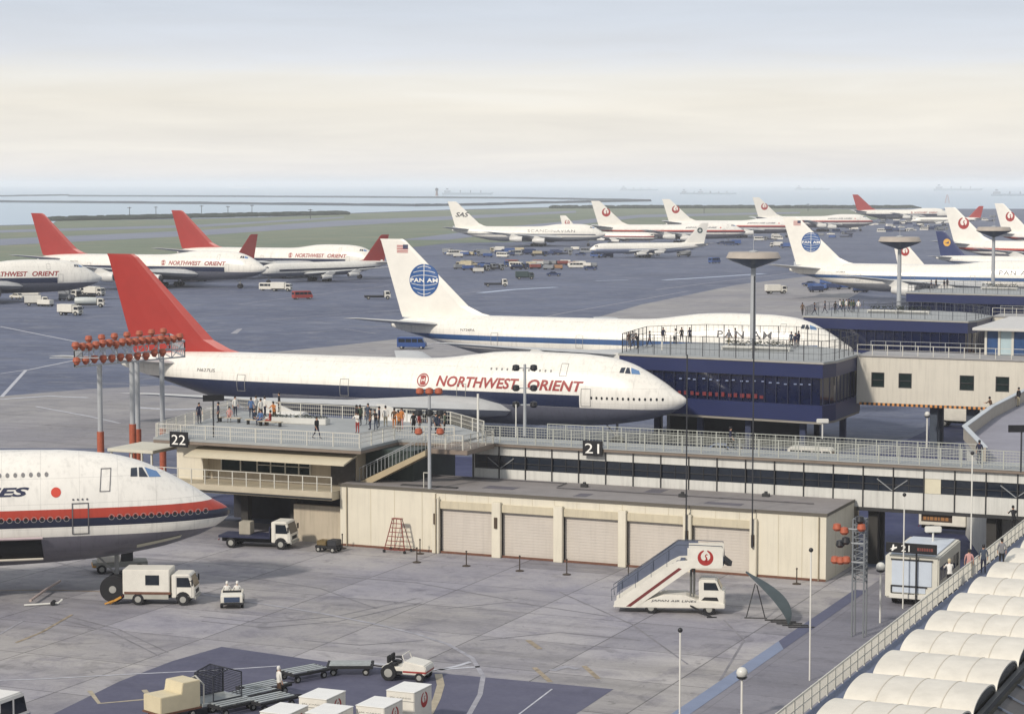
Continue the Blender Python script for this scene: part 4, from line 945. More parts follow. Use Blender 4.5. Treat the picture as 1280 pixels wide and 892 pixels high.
for i, (u, v) in enumerate([(162, 258), (195, 257), (252, 255), (285, 256), (315, 254), (388, 262), (1010, 252), (880, 255)]):
    g0 = G(u, v + 15, 0 if v > 300 else -2); p = thing('approach_light_mast', 'thin approach light mast standing in the water beyond the grass', 'mast', (g0.x, g0.y, -2), 0, 'approach light masts in the water')
    MB().tube([(0, 0, 0), (0, 0, 9.5)], .28, 6).build('pole', STEELD, p); MB().box(-1.6, 1.6, -.2, .2, 8.6, 9.1).build('lamp_bar', STEELD, p)
def ship(u, v, L, label, tone='93a0aa', tower=True):
    g0 = G(u, v, -2); p = thing('ship', label, 'ship', (g0.x, g0.y, -2.2), 0, 'ships on the hazy sea'); h = L * .045
    MB().prism([(-L / 2, 0), (L / 2 * .92, 0), (L / 2, h), (L * .38, h * .9), (-L / 2, h * .95)], -L * .07, L * .07).build('hull', M('ship_' + tone, tone, .7, .1), p)
    MB().box(-L * .46, -L * .34, -L * .05, L * .05, h * .9, h * 1.9).box(-L * .43, -L * .38, -L * .02, L * .02, h * 2.2, h * 2.9).build('bridge_house', M('ship_white', '9aa3ab', .6), p)
    for k in range(3): MB().tube([(L * (.25 - .2 * k), 0, h * .9), (L * (.25 - .2 * k), 0, h * 2.0)], L * .006, 6).build('derrick', STEELD, p)
for a in ((799, 238.5, 150, 'hazy ship right of centre on the far sea, nearest the middle of the photo'), (875, 243, 105, 'left one of two hazy ships side by side above the crane fins'), (896, 243.2, 105, 'right one of two hazy ships side by side above the crane fins'), (1198, 238.4, 190, 'longest hazy ship, far out above the right-hand airliners'), (1272, 245, 120, 'hazy ship at the right edge of the sea'), (585, 243.6, 130, 'pale hazy ship just right of the lighthouse'), (1016, 237.5, 150, 'hazy ship far out between the middle and right fins')): ship(*a)
g0 = G(300, 235.5, -2); p = thing('ship', 'pale white vessel hazy on the far left sea', 'ship', (g0.x, g0.y, -2.2), 0, 'ships on the hazy sea')
MB().prism([(-60, 0), (55, 0), (68, 9), (-66, 8)], -9, 9).build('hull', M('ship_pale', 'd5d8da', .6), p); MB().box(-30, 25, -7, 7, 8, 17).build('superstructure', M('ship_pale'), p)
g0 = G(546, 246.5, -2); p = thing('lighthouse', 'small red and white lighthouse on the far breakwater', 'lighthouse', (g0.x, g0.y, -2))
MB().lathe([(4.6, 0), (4.6, 3)], n=12).build('base', M('light_white', 'c6c9cc'), p); MB().lathe([(3.0, 3), (2.2, 9), (2.0, 14)], n=12).build('tower', M('light_brown', '6b4d48'), p); MB().lathe([(3.2, 14), (3.2, 17.5), (1.2, 19.5)], n=12).build('lantern', M('light_dark', '2c2c33'), p)
g0 = G(1184, 254, -2); p = thing('pylon_tower', 'faint red lattice tower in the haze beyond the right-hand airliners', 'tower', (g0.x, g0.y, -2))
m = MB()
for s1 in (-1, 1):
    for s2 in (-1, 1): m.bar((s1 * 9, s2 * 9, 0), (s1 * 1.2, s2 * 1.2, 36), .9)
for k in range(6):
    t = k / 6; r = 9 - 7.8 * t; z = 36 * t
    for a, b in (((-r, -r), (r, -r)), ((r, -r), (r, r)), ((r, r), (-r, r)), ((-r, r), (-r, -r))): m.bar((*a, z), (*b, z), .5)
m.build('lattice', M('lattice_red', 'b08c88'), p); p.scale = (.35, .35, .35)
# bushes along the shore: a low scrub bank
m = MB(); 
for i in range(1500):
    u = random.uniform(66, 430) if i % 2 else random.uniform(690, 1145); v = (275.5 - (u - 66) * .022 if u < 500 else 259.7) + random.uniform(0, .9); q = G(u, v)
    h = random.uniform(1.2, 3.4); w = random.uniform(3, 8)
    m.loft([[(q.x + w * cos(k * 1.57) * s_, q.y + w * .5 * sin(k * 1.57) * s_, z) for k in range(4)] for s_, z in ((1, 0), (1.05, h * .6), (.5, h))])
m.build('scrub', M('scrub_green', '2c372f', .95, .4, .05))['kind'] = 'stuff'

# ------------------------------------------------------------------ vehicles (x forward, y left)
TY = M('tyre'); VW1 = M('vehicle_white', 'dcd8cc', .4, .12, 1.5); VG = M('vehicle_glass', '1b222b', .08, .2); HUB = M('hub_grey', '9b9a93', .5, .1); UNDER = M('underbody', '1e1e20', .8, .1)
def wheel(p, x, y, r, w=.22, hub=True):
    q = MB().lathe([(r * .6, -w / 2), (r * .94, -w / 2), (r, -w * .3), (r, w * .3), (r * .94, w / 2), (r * .6, w / 2)], (x, y, r), 18, 0, 'y').build('wheel', TY, p, smooth=True)
    if hub: MB().lathe([(.02, -w / 2 - .015), (r * .5, -w / 2 - .01), (r * .58, -w / 2 + .02), (r * .58, w / 2 - .02), (r * .5, w / 2 + .01), (.02, w / 2 + .015)], (x, y, r), 14, 0, 'y').build('hub', HUB, q)
def side_panels(p, name, quads, hw, mat, t=.012):
    for s_ in (-1, 1):
        for q in quads: MB().prism(q, s_ * hw - t, s_ * hw + t).build(name, mat, p)
def truck(name, cab, box, label='x', box_kind='box', L=5.0, Wd=1.9, cab_h=2.0, box_h=2.3, group=None, cat='truck'):
    p = thing(name, label, cat, group=group); hw = Wd / 2; cl = 1.5; xf = L / 2; xc = xf - cl
    MB().box(-L / 2, xc + .2, -hw * .45, hw * .45, .42, .68).build('chassis', UNDER, p)
    MB().prism([(xc, .5), (xf, .5), (xf, 1.15), (xf - .28, cab_h - .08), (xf - .4, cab_h), (xc + .05, cab_h), (xc, cab_h - .08)], -hw * .94, hw * .94).build('cab', cab, p, bevel=.05)
    side_panels(p, 'window', [[(xc + .35, 1.22), (xf - .2, 1.22), (xf - .38, cab_h - .2), (xc + .35, cab_h - .2)]], hw * .94, VG)
    a, b = Vector((xf - .015, 0, 1.2)), Vector((xf - .265, 0, cab_h - .14)); n_ = Vector((.96, 0, .28)) * .025
    MB().poly([(a.x + n_.x, -hw * .82, a.z), (a.x + n_.x, hw * .82, a.z), (b.x + n_.x, hw * .78, b.z), (b.x + n_.x, -hw * .78, b.z)]).build('windscreen', VG, p)
    MB().box(xf, xf + .1, -hw * .92, hw * .92, .42, .62).build('bumper', HUB, p, bevel=.02)
    MB().box(xf, xf + .03, -hw * .5, hw * .5, .75, 1.0).build('grille', UNDER, p)
    for s_ in (-1, 1):
        MB().bar((xf - .3, s_ * hw * .94, 1.65), (xf - .1, s_ * (hw + .15), 1.6), .03).box(xf - .14, xf - .06, s_ * (hw + .15) - .08, s_ * (hw + .15) + .08, 1.35, 1.75).build('mirror', UNDER, p)
        drape('door', outline(xc + .3, xf - .15, .6, cab_h - .12, .025), lambda x, z: Vector((x, s_ * (hw * .94 + .016), z)), PANEL, p, 9, 9)
        MB().prism([(xf - .75 + .5 * cos(t), .42 + .5 * sin(t)) for t in [pi * k / 8 for k in range(9)]], s_ * hw * .94 - .005, s_ * hw * .94 + .008).build('wheel_arch', UNDER, p)
        MB().box(-L / 2 - .13, -L / 2 - .1, s_ * hw * .8 - .1, s_ * hw * .8 + .1, .55, .65).build('tail_light', M('light_red', '8c2a22', .3, 0), p)
    for s_ in (-1, 1): MB().lathe([(.02, .05), (.1, .04), (.11, 0)], (xf, s_ * hw * .7, .85), 12, 0, 'x').build('headlight', M('headlight', 'd8d6c8', .2, 0), p)
    if box_kind == 'box': 
        MB().box(-L / 2 - .1, xc - .12, -hw, hw, .72, box_h).build('cargo_box', box, p, bevel=.04)
    elif box_kind == 'flat':
        MB().box(-L / 2 - .1, xc - .1, -hw, hw, .78, .95).build('flatbed', box, p, bevel=.02)
        MB().box(xc - .16, xc - .1, -hw, hw, .95, 1.7).build('headboard', box, p)
    elif box_kind == 'tank':
        MB().lathe([(.02, -L / 2), (.7, -L / 2 + .05), (.8, -L / 2 + .25), (.8, xc - .35), (.7, xc - .15), (.02, xc - .12)], (0, 0, 1.45), 20, 0, 'x').build('tank', box, p, smooth=True)
    r = .4
    for s_ in (-1, 1): wheel(p, xf - .75, s_ * (hw - .12), r); wheel(p, -L / 2 + .9, s_ * (hw - .14), r, .3)
    return p
def van(name, body, label='x', L=4.3, Wd=1.7, H=1.95, group=None, cat='van', side_glass=True, low=None):
    p = thing(name, label, cat, group=group); hw = Wd / 2; x0, x1 = -L / 2, L / 2
    MB().prism([(x0, .35), (x1 - .05, .35), (x1, .95), (x1 - .25, 1.15), (x1 - .55, H - .12), (x1 - .8, H), (x0 + .15, H), (x0, H - .15)], -hw, hw).build('body', body, p, bevel=.07)
    if low: MB().box(x0 + .02, x1 - .1, -hw - .012, hw + .012, .5, 1.0).build('side_stripe', low, p)
    if side_glass: side_panels(p, 'window', [[(a, 1.15), (b, 1.15), (b, H - .25), (a, H - .25)] for a, b in ((x0 + .25, x0 + L * .28), (x0 + L * .3, x0 + L * .5), (x0 + L * .52, x0 + L * .7))] + [[(x0 + L * .73, 1.15), (x1 - .38, 1.15), (x1 - .62, H - .25), (x0 + L * .73, H - .25)]], hw, VG)
    MB().poly([(x1 - .21, -hw * .85, 1.2), (x1 - .21, hw * .85, 1.2), (x1 - .51, hw * .8, H - .18), (x1 - .51, -hw * .8, H - .18)]).build('windscreen', VG, p)
    MB().box(x0 - .012, x0 + .01, -hw * .75, hw * .75, 1.15, H - .3).build('rear_window', VG, p)
    MB().box(x1 - .04, x1 + .08, -hw * .95, hw * .95, .36, .5).build('bumper', HUB, p)
    for s_ in (-1, 1): wheel(p, x1 - .75, s_ * (hw - .1), .32, .18); wheel(p, x0 + .75, s_ * (hw - .1), .32, .18)
    return p
def car(name, body, label='x', group=None):
    p = thing(name, label, 'car', group=group); hw = .82
    MB().prism([(-2.1, .35), (2.1, .35), (2.15, .65), (2.0, .82), (.95, .92), (-1.3, .95), (-2.05, .88), (-2.15, .6)], -hw, hw).build('body', body, p, bevel=.07)
    MB().prism([(.95, .9), (.35, 1.36), (-.9, 1.38), (-1.5, .93)], -hw * .86, hw * .86).build('roof', body, p, bevel=.06)
    side_panels(p, 'window', [[(.72, .96), (.3, 1.28), (-.2, 1.29), (-.2, .96)], [(-.28, .96), (-.28, 1.29), (-.85, 1.3), (-1.25, .97)]], hw * .86, VG)
    MB().poly([(.93, -.6, .95), (.93, .6, .95), (.42, .56, 1.33), (.42, -.56, 1.33)]).build('windscreen', VG, p)
    for s_ in (-1, 1): wheel(p, 1.35, s_ * .74, .3, .17); wheel(p, -1.3, s_ * .74, .3, .17)
    return p
def put(p, u, v, hdg, z=0.0, dz=0.0):
    g0 = G(u, v, z); p.location = (g0.x, g0.y, z + dz); p.rotation_euler = (0, 0, hdg); return p
AL = -TH                                                   # heading that looks along the gates, to the right

# ground power truck with the big hose reel
p = truck('service_truck', VW1, VW1, 'white box truck with side window and large black hose reel behind it', L=4.6, Wd=1.9, cab_h=2.05, box_h=2.35); put(p, 203, 753, AL + .36); side_panels(p, 'side_skirt', [[(-2.3, .42), (.6, .42), (.6, .72), (-2.3, .72)]], .93, M('skirt_grey', 'a9a79c', .6, .2))
MB().box(-.9, 0, -.975, -.94, 1.35, 2.0).build('side_window', VG, p)
MB().box(-2.3, .75, -.97, -.945, .74, .9).build('red_stripe', M('rust'), p)
MB().lathe([(.3, -.22), (.85, -.22), (.88, -.1), (.8, 0), (.88, .1), (.85, .22), (.3, .22)], (-3.1, -.55, 1.0), 26, 0, 'y').build('hose_reel', TY, p, smooth=True)
MB().lathe([(.05, -.26), (.24, -.25), (.24, .25), (.05, .26)], (-3.1, -.55, 1.0), 14, 0, 'y').build('reel_hub', HUB, p)
MB().bar((-3.1, -.55, 1.0), (-2.3, -.2, .7), .1).bar((-3.1, -.3, 1.0), (-2.3, .2, 1.5), .07).build('reel_arm', VW1, p)
MB().bar((-3.3, -.8, .1), (-2.5, -.9, .55), .14).bar((-3.6, -.9, .08), (-3.0, -.9, .3), .1).build('tow_bar', M('tow_yellow', 'c08a35', .6, .1), p)
# tug with two riders
p = thing('baggage_tug', 'small white tug with two white-capped riders, seen from behind', 'tug'); put(p, 290.5, 756, pi / 2 + .1)
MB().prism([(-1.3, .3), (1.3, .3), (1.3, .85), (.5, .95), (.45, .6), (-.4, .6), (-.5, .95), (-1.3, .9)], -.72, .72).build('body', VW1, p, bevel=.05)
MB().box(-1.33, -1.31, -.5, .5, .45, .78).build('rear_panel', M('panel_blue', '36445c'), p); MB().box(-1.45, -1.3, -.7, .7, .3, .42).build('bumper', UNDER, p)
MB().box(-.35, .3, -.6, .6, .6, .75).box(-.45, -.35, -.6, .6, .75, 1.05).build('seat', UNDER, p)
for s_ in (-1, 1): wheel(p, .85, s_ * .66, .3, .18); wheel(p, -.85, s_ * .66, .3, .18)
TUG = p
# tow tractor
p = thing('tow_tractor', 'white tow tractor with red stripe and black seats, pulling two empty dollies', 'tow tractor'); put(p, 508, 848, AL + .12)
MB().prism([(-1.2, .4), (1.35, .4), (1.4, .75), (1.3, .95), (.1, 1.15), (.0, .8), (-1.2, .8)], -.72, .72).build('body', VW1, p, bevel=.05)
MB().box(.05, 1.38, -.735, .735, .52, .62).build('red_stripe', M('stripe_red', '94342c'), p); MB().box(-1.25, .02, -.74, .74, .45, .6).build('side_step', UNDER, p)
for y in (-.35, .3): MB().box(-.85, -.4, y - .22, y + .22, .8, .95).box(-.95, -.82, y - .22, y + .22, .95, 1.35).build('seat', TY, p, bevel=.03)
MB().tube([(-.05, -.3, 1.1), (-.3, -.3, 1.3)], .025, 6).lathe([(.2, 1.28), (.22, 1.3), (.2, 1.32)], (-.32, -.3, 0), 16).build('steering_wheel', TY, p)
MB().bar((.1, -.6, 1.1), (-.02, -.6, 1.45), .04).bar((.1, .6, 1.1), (-.02, .6, 1.45), .04).bar((-.02, -.6, 1.45), (-.02, .6, 1.45), .04).build('screen_frame', VW1, p)
for s_ in (-1, 1): wheel(p, -.78, s_ * .68, .46, .26); wheel(p, 1.0, s_ * .66, .28, .2)
# dollies
def dolly(label):
    p = thing('dolly', label, 'dolly', group='flat baggage dollies'); 
    MB().box(-1.3, 1.3, -.8, -.68, .42, .56).box(-1.3, 1.3, .68, .8, .42, .56).box(-1.3, -1.18, -.68, .68, .42, .56).box(1.18, 1.3, -.68, .68, .42, .56).box(-1.18, 1.18, -.06, .06, .42, .54).build('frame', UNDER, p)
    for k in range(4): MB().box(-1.15, 1.15, -.6 + k * .34, -.42 + k * .34, .562, .6).build('deck_slat', M('slat_pale', 'b3b8b6', .4, .25, 4, metal=.3), p)
    MB().tube([(1.3, 0, .45), (2.1, 0, .35)], .04, 6).build('drawbar', UNDER, p)
    for s_ in (-1, 1): wheel(p, .9, s_ * .62, .2, .12); wheel(p, -.9, s_ * .62, .2, .12)
    return p
d0 = dolly('empty flat dolly hitched right behind the tow tractor'); put(d0, 438, 841, AL + .42); ds = snapshot(d0)
for u, v, h, lb in ((380, 848, AL + 1.15, 'second empty flat dolly behind the tow tractor, turned away from it'), (316, 876, AL + 1.25, 'empty flat dolly beside the standing man in white'), (290, 889, AL + 1.2, 'empty flat dolly right of the cream open cart'), (338, 884, AL + 1.2, 'flat dolly half hidden behind the leftmost white cargo container'), (330, 868, AL + 1.2, 'flat dolly just left of the standing man in white')):
    g0 = G(u, v); copy_tree(ds, g0, h, lb)
# cargo containers
def container(label):
    p = thing('cargo_container', label, 'container', group='white cargo containers with red crane marks')
    MB().box(-.78, .78, -1.02, 1.02, .35, 1.98).build('body', M('container_white', 'd9d5ca', .45, .12, 2, bump=.05), p, bevel=.03)
    MB().box(-.8, .8, -1.04, 1.04, 1.981, 2.02).build('lid', M('container_lid', 'e3e2dc', .4, .08), p, bevel=.015)
    MB().box(-.79, .79, -1.035, -1.022, 1.52, 1.55).build('seam', PANEL, p)
    MB().box(-.85, .85, -1.1, 1.1, .24, .34).build('base', UNDER, p)
    fn = lambda x, z: Vector((.785, x, z)); drape('crane_emblem', crane2(.15, 1.42, .4), fn, CRANE, p, 9, 9)
    me = fit_text('JAL CARGO', -.6, .6, 1.64, 1.72); drape('lettering', me, lambda x, z: Vector((x, -1.024, z)), INK, p, 9, 9)
    for s_ in (-1, 1): wheel(p, s_ * .6, -.85, .17, .1, False); wheel(p, s_ * .6, .85, .17, .1, False)
    return p
c0 = container('white cargo container, the right and frontmost of the crane-marked group'); cs = snapshot(c0)
spots = [(-8.8, -47.1, 'white cargo container, rightmost of the group with its crane mark fully in view'), (-12.15, -50.1, 'white cargo container second from the left, its crane mark in view'), (-8.75, -50.5, 'white cargo container second from the right, in front of the rightmost one'), (-12.4, -53.5, 'leftmost white cargo container, cut by the lower edge of the photo'), (-10.3, -52.8, 'white cargo container low at the photo edge between the others')]
for i, (x, y, lb) in enumerate(spots):
    if i == 0: c0.location = W(x, y, 0); c0.rotation_euler = (0, 0, -TH); c0['label'] = lb
    else: copy_tree(cs, W(x, y, 0), -TH, lb)
# open cream cart with tarpaulin hood
p = thing('baggage_cart', 'cream stepped open cart with a dark net hood behind it, lower left', 'cart'); g0 = G(236, 892); p.location = (g0.x, g0.y, 0); p.rotation_euler = (0, 0, AL + 1.2)
MB().prism([(-2.3, .5), (.2, .5), (.2, 1.9), (-.9, 1.9), (-1.0, 1.35), (-2.3, 1.35)], -.75, .75).build('body', M('cart_cream', 'cbbf9f', .6, .12), p, bevel=.03)
MB().box(-2.35, .25, -.79, .79, .42, .497).build('red_sill', M('rust'), p)
MB().box(.3, 2.9, -.8, .8, .45, .6).build('platform', M('slat_pale'), p)
nh = MB(); NP = [(1.0, .62), (2.85, .62), (2.85, 1.9), (2.0, 2.2), (1.0, 1.9)]
for yy in (.78, -.78):
    for i in range(5): nh.bar((NP[i][0], yy, NP[i][1]), (NP[(i + 1) % 5][0], yy, NP[(i + 1) % 5][1]), .05)
for i in range(2, 5): nh.bar((NP[i][0], -.78, NP[i][1]), (NP[i][0], .78, NP[i][1]), .05)
for k in range(22): x = 1.0 + k * .085; nh.bar((x, .78, .62), (x, .78, 1.88 + .3 * min(1, max(0, 1 - abs(x - 2) / 1.0))), .03)
for k in range(14): z = .7 + k * .09; nh.bar((1.0, .78, z), (2.85, .78, z), .03); nh.bar((2.85, -.78, z), (2.85, .78, z), .03)
nh.build('net_hood', M('net_dark', '30323a', .8, .3, 6), p)
MB().tube([(.45, -.7, .6), (.45, -.7, 1.6), (.45, 0, 1.95), (.45, .7, 1.6), (.45, .7, .6)], .05, 6).build('hoop', HUB, p)
for x in (-1.8, -.3, 1.0, 2.4):
    for s_ in (-1, 1): wheel(p, x, s_ * .7, .22, .14)
# passenger stair truck
p = thing('stair_truck', 'white passenger stair truck with red stripe and crane mark in front of the shutters', 'stair truck'); put(p, 846, 764, AL + .28)
MB().prism([(-4.0, .35), (3.1, .45), (3.1, .75), (1.3, .95), (.6, 1.25), (-.8, 1.25), (-2.6, .62), (-4.0, .5)], -.95, .95).build('lower_body', VW1, p, bevel=.04)
for s_ in (-1, 1):
    MB().prism([(-3.95, .4), (-2.6, .38), (1.0, 3.0), (1.3, 3.25), (1.3, 3.55), (.1, 3.45), (-.4, 3.2), (-3.95, .75)], s_ * .92 - .05, s_ * .92 + .05).build('stair_side', VW1, p)
    MB().prism([(-3.2, .45), (-2.9, .45), (.35, 2.95), (.15, 3.02)], s_ * .975 - .008, s_ * .975 + .008).build('red_stripe', M('stripe_maroon', '6e2b2a'), p)
    MB().tube([(-4.1, s_ * .95, .8), (-4.15, s_ * .95, 1.5), (-.6, s_ * .95, 4.05), (0, s_ * .95, 4.5), (1.2, s_ * .95, 4.5), (2.9, s_ * .95, 4.45), (3.0, s_ * .95, 3.5)], .03, 6).build('handrail', M('handrail_slate', '3d4655'), p)
    MB().prism([(.7, 3.0), (2.85, 3.05), (2.95, 3.2), (2.95, 4.35), (.7, 4.3)], s_ * .95 - .03, s_ * .95 + .03).build('landing_panel', VW1, p)
    drape('crane_emblem', crane2(1.85, 3.7, .5), lambda x, z: Vector((x, s_ * .985, z)), CRANE, p, 9, 9)
    for k in range(4): MB().bar((-3.6 + k, s_ * .95, .9 + k * .7), (-3.6 + k, s_ * .95, 1.75 + k * .72), .03).build('rail_post', M('handrail_slate'), p)
fl = MB()
for k in range(16): x = -3.85 + k * .27; z = .55 + k * .185; fl.box(x, x + .28, -.86, .86, z, z + .05)
fl.build('steps', M('step_slate', '5d6476', .7, .2), p)
MB().box(.6, 3.0, -.9, .9, 3.2, 3.28).build('landing_floor', M('step_slate'), p); MB().prism([(-3.95, .9), (-3.6, 1.2), (1.3, 3.6), (1.3, 4.45), (.0, 4.45), (-3.9, 1.6)], .98, 1.01).build('side_screen', M('step_slate'), p)
MB().prism([(2.9, 3.4), (3.25, 3.2), (3.5, 3.2), (3.0, 3.6)], -.9, .9).build('bumper_pad', TY, p)
for x in (.9, 1.1): MB().bar((x, -.5, 1.1), (x, -.5, 3.1), .1).bar((x, .5, 1.1), (x, .5, 3.1), .1).bar((x, -.5, 1.3), (x, .5, 2.9), .05).build('lift_frame', M('lift_dark', '5b5c58'), p)
MB().prism([(1.45, .75), (3.05, .7), (3.1, 1.5), (2.85, 1.62), (2.6, 2.15), (2.45, 2.25), (1.5, 2.25), (1.42, 2.1)], -.85, .85).build('cab', VW1, p, bevel=.05)
side_panels(p, 'window', [[(1.75, 1.6), (2.7, 1.6), (2.5, 2.08), (1.75, 2.08)]], .85, VG); MB().poly([(2.89, -.7, 1.64), (2.89, .7, 1.64), (2.64, .68, 2.12), (2.64, -.68, 2.12)]).build('windscreen', VG, p)
MB().prism([(1.6, .95), (2.7, .92), (2.6, 1.15), (1.8, 1.15)], -.87, .87).build('wheel_arch', UNDER, p)
flat_text('lettering', 'JAPAN AIR LINES', INK, p, (-1.6, -.985, .78), 2.9, .17, shear=.2)
for s_ in (-1, 1): wheel(p, 2.1, s_ * .8, .38); wheel(p, -1.6, s_ * .8, .38)
MB().bar((.9, -.9, .6), (2.3, -1.7, .03), .1).bar((2.0, -1.75, .03), (2.6, -1.6, .03), .2, .05).build('stabiliser', UNDER, p)
# flatbed truck with crate
p = truck('flatbed_truck', VW1, M('flatbed_navy', '232843', .5, .2), 'dark blue flatbed truck with white cab and one crate, under the 22 building', 'flat', L=5.6, Wd=2.0, cab_h=2.1); put(p, 324, 683, AL + .18)
MB().box(-1.5, -.6, -.3, .6, .955, 1.9).build('crate', M('crate_pale', 'a39c8c', .7, .2), p, bevel=.02)
# small loader beside it
p = thing('engine_cart', 'small dark ground cart with yellow machinery at the corner of the garage', 'cart'); put(p, 411, 689, AL)
MB().box(-.9, .9, -.5, .5, .3, .5).build('frame', UNDER, p, bevel=.02); MB().box(-.8, 0, -.45, .45, .5, .85).build('engine_block', M('machine_yellow', '6b5a38', .6, .3, 5), p, bevel=.04); MB().box(.1, .85, -.45, .45, .5, .95).build('casing', M('machine_dark', '2e2f33', .5, .3), p, bevel=.04)
for s_ in (-1, 1): wheel(p, .6, s_ * .5, .22, .14); wheel(p, -.6, s_ * .5, .22, .14)
# rolling step ladder
p = thing('rolling_ladder', 'tall red rolling step ladder against the cream garage wall', 'ladder', W(-32.5, -.95, 0), -TH)
m = MB()
for s_ in (-1, 1):
    m.bar((s_ * .85, -.5, .2), (s_ * .35, -.1, 2.5), .06); m.bar((s_ * .85, .6, .2), (s_ * .35, .1, 2.5), .05)
for k in range(7): t = k / 7; m.bar((-.85 + .5 * t, -.5 + .4 * t, .25 + 2.25 * t), (.85 - .5 * t, -.5 + .4 * t, .25 + 2.25 * t), .05)
m.bar((0, -.5, .2), (0, -.1, 2.5), .04).build('frame', M('ladder_red', '7c3329', .6, .2), p)
MB().box(-.4, .4, -.2, .2, 2.5, 2.55).build('platform', M('ladder_red'), p)
for x, y in ((-.85, -.5), (.85, -.5), (-.85, .6), (.85, .6)): wheel(p, x, y, .12, .08, False)
# curved blast screen
p = thing('curved_screen', 'dark curved metal screen propped on thin legs right of the stair truck', 'screen')
a, b = G(940, 722), G(986, 782); p.location = (b.x, b.y, 0)
m = MB(); rings = []
for k in range(13):
    t = k / 12; h = 2.55 * (t ** .8); w = .05 + .85 * sin(pi * min(1, t * 1.05)) ** .8
    c = Vector((0, 0, 0)).lerp(Vector((-2.2, 4.4, 0)), t ** 1.25); rings.append([(c.x - .03, c.y, h), (c.x + w * .9, c.y + .25, h + .03), (c.x + w * .92, c.y + .3, h + .06), (c.x - .02, c.y + .08, h + .05)])
m.loft(rings).build('sheet', M('screen_slate', '3c4648', .5, .2), p)
MB().tube([(-1.7, 3.6, 2.0), (-2.4, 2.4, 0)], .04, 6).tube([(-1.6, 3.6, 1.9), (-1.2, 2.2, 0)], .04, 6).tube([(-2.5, 2.4, .04), (-1.1, 2.2, .04)], .05, 6).build('legs', STEELD, p)
for k in range(5): MB().box(-1.3 + k * .3, .3 + k * .3, 1.6 - k * .55, 1.75 - k * .55, .03, .08).build('ground_bar', STEELD, p)
# belt loader under the nose
p = thing('belt_loader', 'grey and white belt loader with raised conveyor under the nearest jumbo nose', 'belt loader'); put(p, 150, 714, AL + .65)
MB().box(-1.9, 1.9, -.8, .8, .45, .8).build('chassis', M('loader_grey', '8e8e86', .6, .2, 3), p, bevel=.04); MB().box(-1.6, .0, -.75, .75, .8, 1.25).build('engine_cover', VW1, p, bevel=.05)
MB().prism([(-.8, 1.2), (3.2, 2.1), (3.2, 2.3), (-.8, 1.4)], -.35, .35).build('conveyor', VW1, p); MB().box(-1.95, -1.7, -.85, .85, .5, .62).build('bumper', M('tow_yellow'), p)
MB().box(.1, .9, -.5, .5, .8, 1.6).build('equipment', M('machine_dark'), p, bevel=.05)
for s_ in (-1, 1): wheel(p, 1.3, s_ * .7, .34); wheel(p, -1.3, s_ * .7, .34)
# tow bar and stores on the ground
p = thing('tow_bar', 'pale aircraft tow bar lying on the apron left of the white box truck', 'tow bar'); a = G(38, 756); p.location = (a.x, a.y, 0)
b = G(75, 731) - a; MB().tube([(0, 0, .3), (b.x * .6, b.y * .6, .35), (b.x, b.y, .3)], .09, 8).build('bar', M('bar_pink', 'b9a69c', .5, .2), p)
MB().tube([(-.3, -.5, .1), (1.8, 0.1, .12), (2.0, .4, .3)], .07, 6).build('head', POLEW, p); wheel(p, 1.5, .2, .16, .1, False); wheel(p, 1.5, -.2, .16, .1, False)
# minibus, lower left
p = van('minibus', M('bus_white', 'dfddd6', .35, .08), 'white minibus with dark side windows cut by the lower left corner of the photo', L=5.2, Wd=1.9, H=2.2, low=M('bus_lower', '8b9097')); g0 = W(-26.65, -58.2, 0); p.location = g0; p.rotation_euler = (0, 0, AL + pi / 2)
# tall lounge bus at the gate
p = thing('lounge_bus', 'tall white airport lounge bus facing the camera in the passage at the right', 'bus', (W(7.3, -2.6, 0)), -TH - pi / 2 + .03)
q = lambda m_, n_, mt, bv=0.0: m_.build(n_, mt, p, bevel=bv)
q(MB().box(-4.2, 3.6, -1.75, 1.75, .5, 3.3), 'body', M('bus_cream', 'd2cfc2', .45, .1), .08)
q(MB().box(-3.9, 3.3, -1.45, 1.45, 3.305, 3.38), 'roof_panel', M('roof_panel_pale', 'c3ccd6', .35, .08), .02)
q(MB().box(3.6, 3.66, -1.3, 1.3, 1.35, 3.0), 'front_panel', M('roof_panel_pale'), .02)
q(MB().box(3.661, 3.70, -1.36, 1.36, 3.0, 3.1), 'panel_top_rail', STEELD)
q(MB().box(3.661, 3.70, -1.36, 1.0, 1.27, 1.36), 'frame_bar', STEELD); q(MB().box(3.661, 3.70, -1.36, -1.27, .85, 1.265), 'frame_bar', STEELD); q(MB().box(3.661, 3.70, -1.27, .2, .76, .845), 'frame_bar', STEELD)
q(MB().box(3.6, 3.65, -1.26, .9, .89, 1.26), 'windscreen', M('roof_panel_pale')); q(MB().box(3.6, 3.75, -1.45, 1.45, .5, .8), 'bumper', POLEW, .03)
side_panels(p, 'window', [[(-3.5 + k * 1.15, 1.7), (-2.6 + k * 1.15, 1.7), (-2.6 + k * 1.15, 2.6), (-3.5 + k * 1.15, 2.6)] for k in range(6)], 1.75, VG)
for s_ in (-1, 1): wheel(p, 2.5, s_ * 1.3, .5, .3); wheel(p, -2.7, s_ * 1.3, .5, .3)
MB().box(-4.5, -4.2, -1.3, 1.3, .6, 3.0).build('rear_door', STEELD, p)
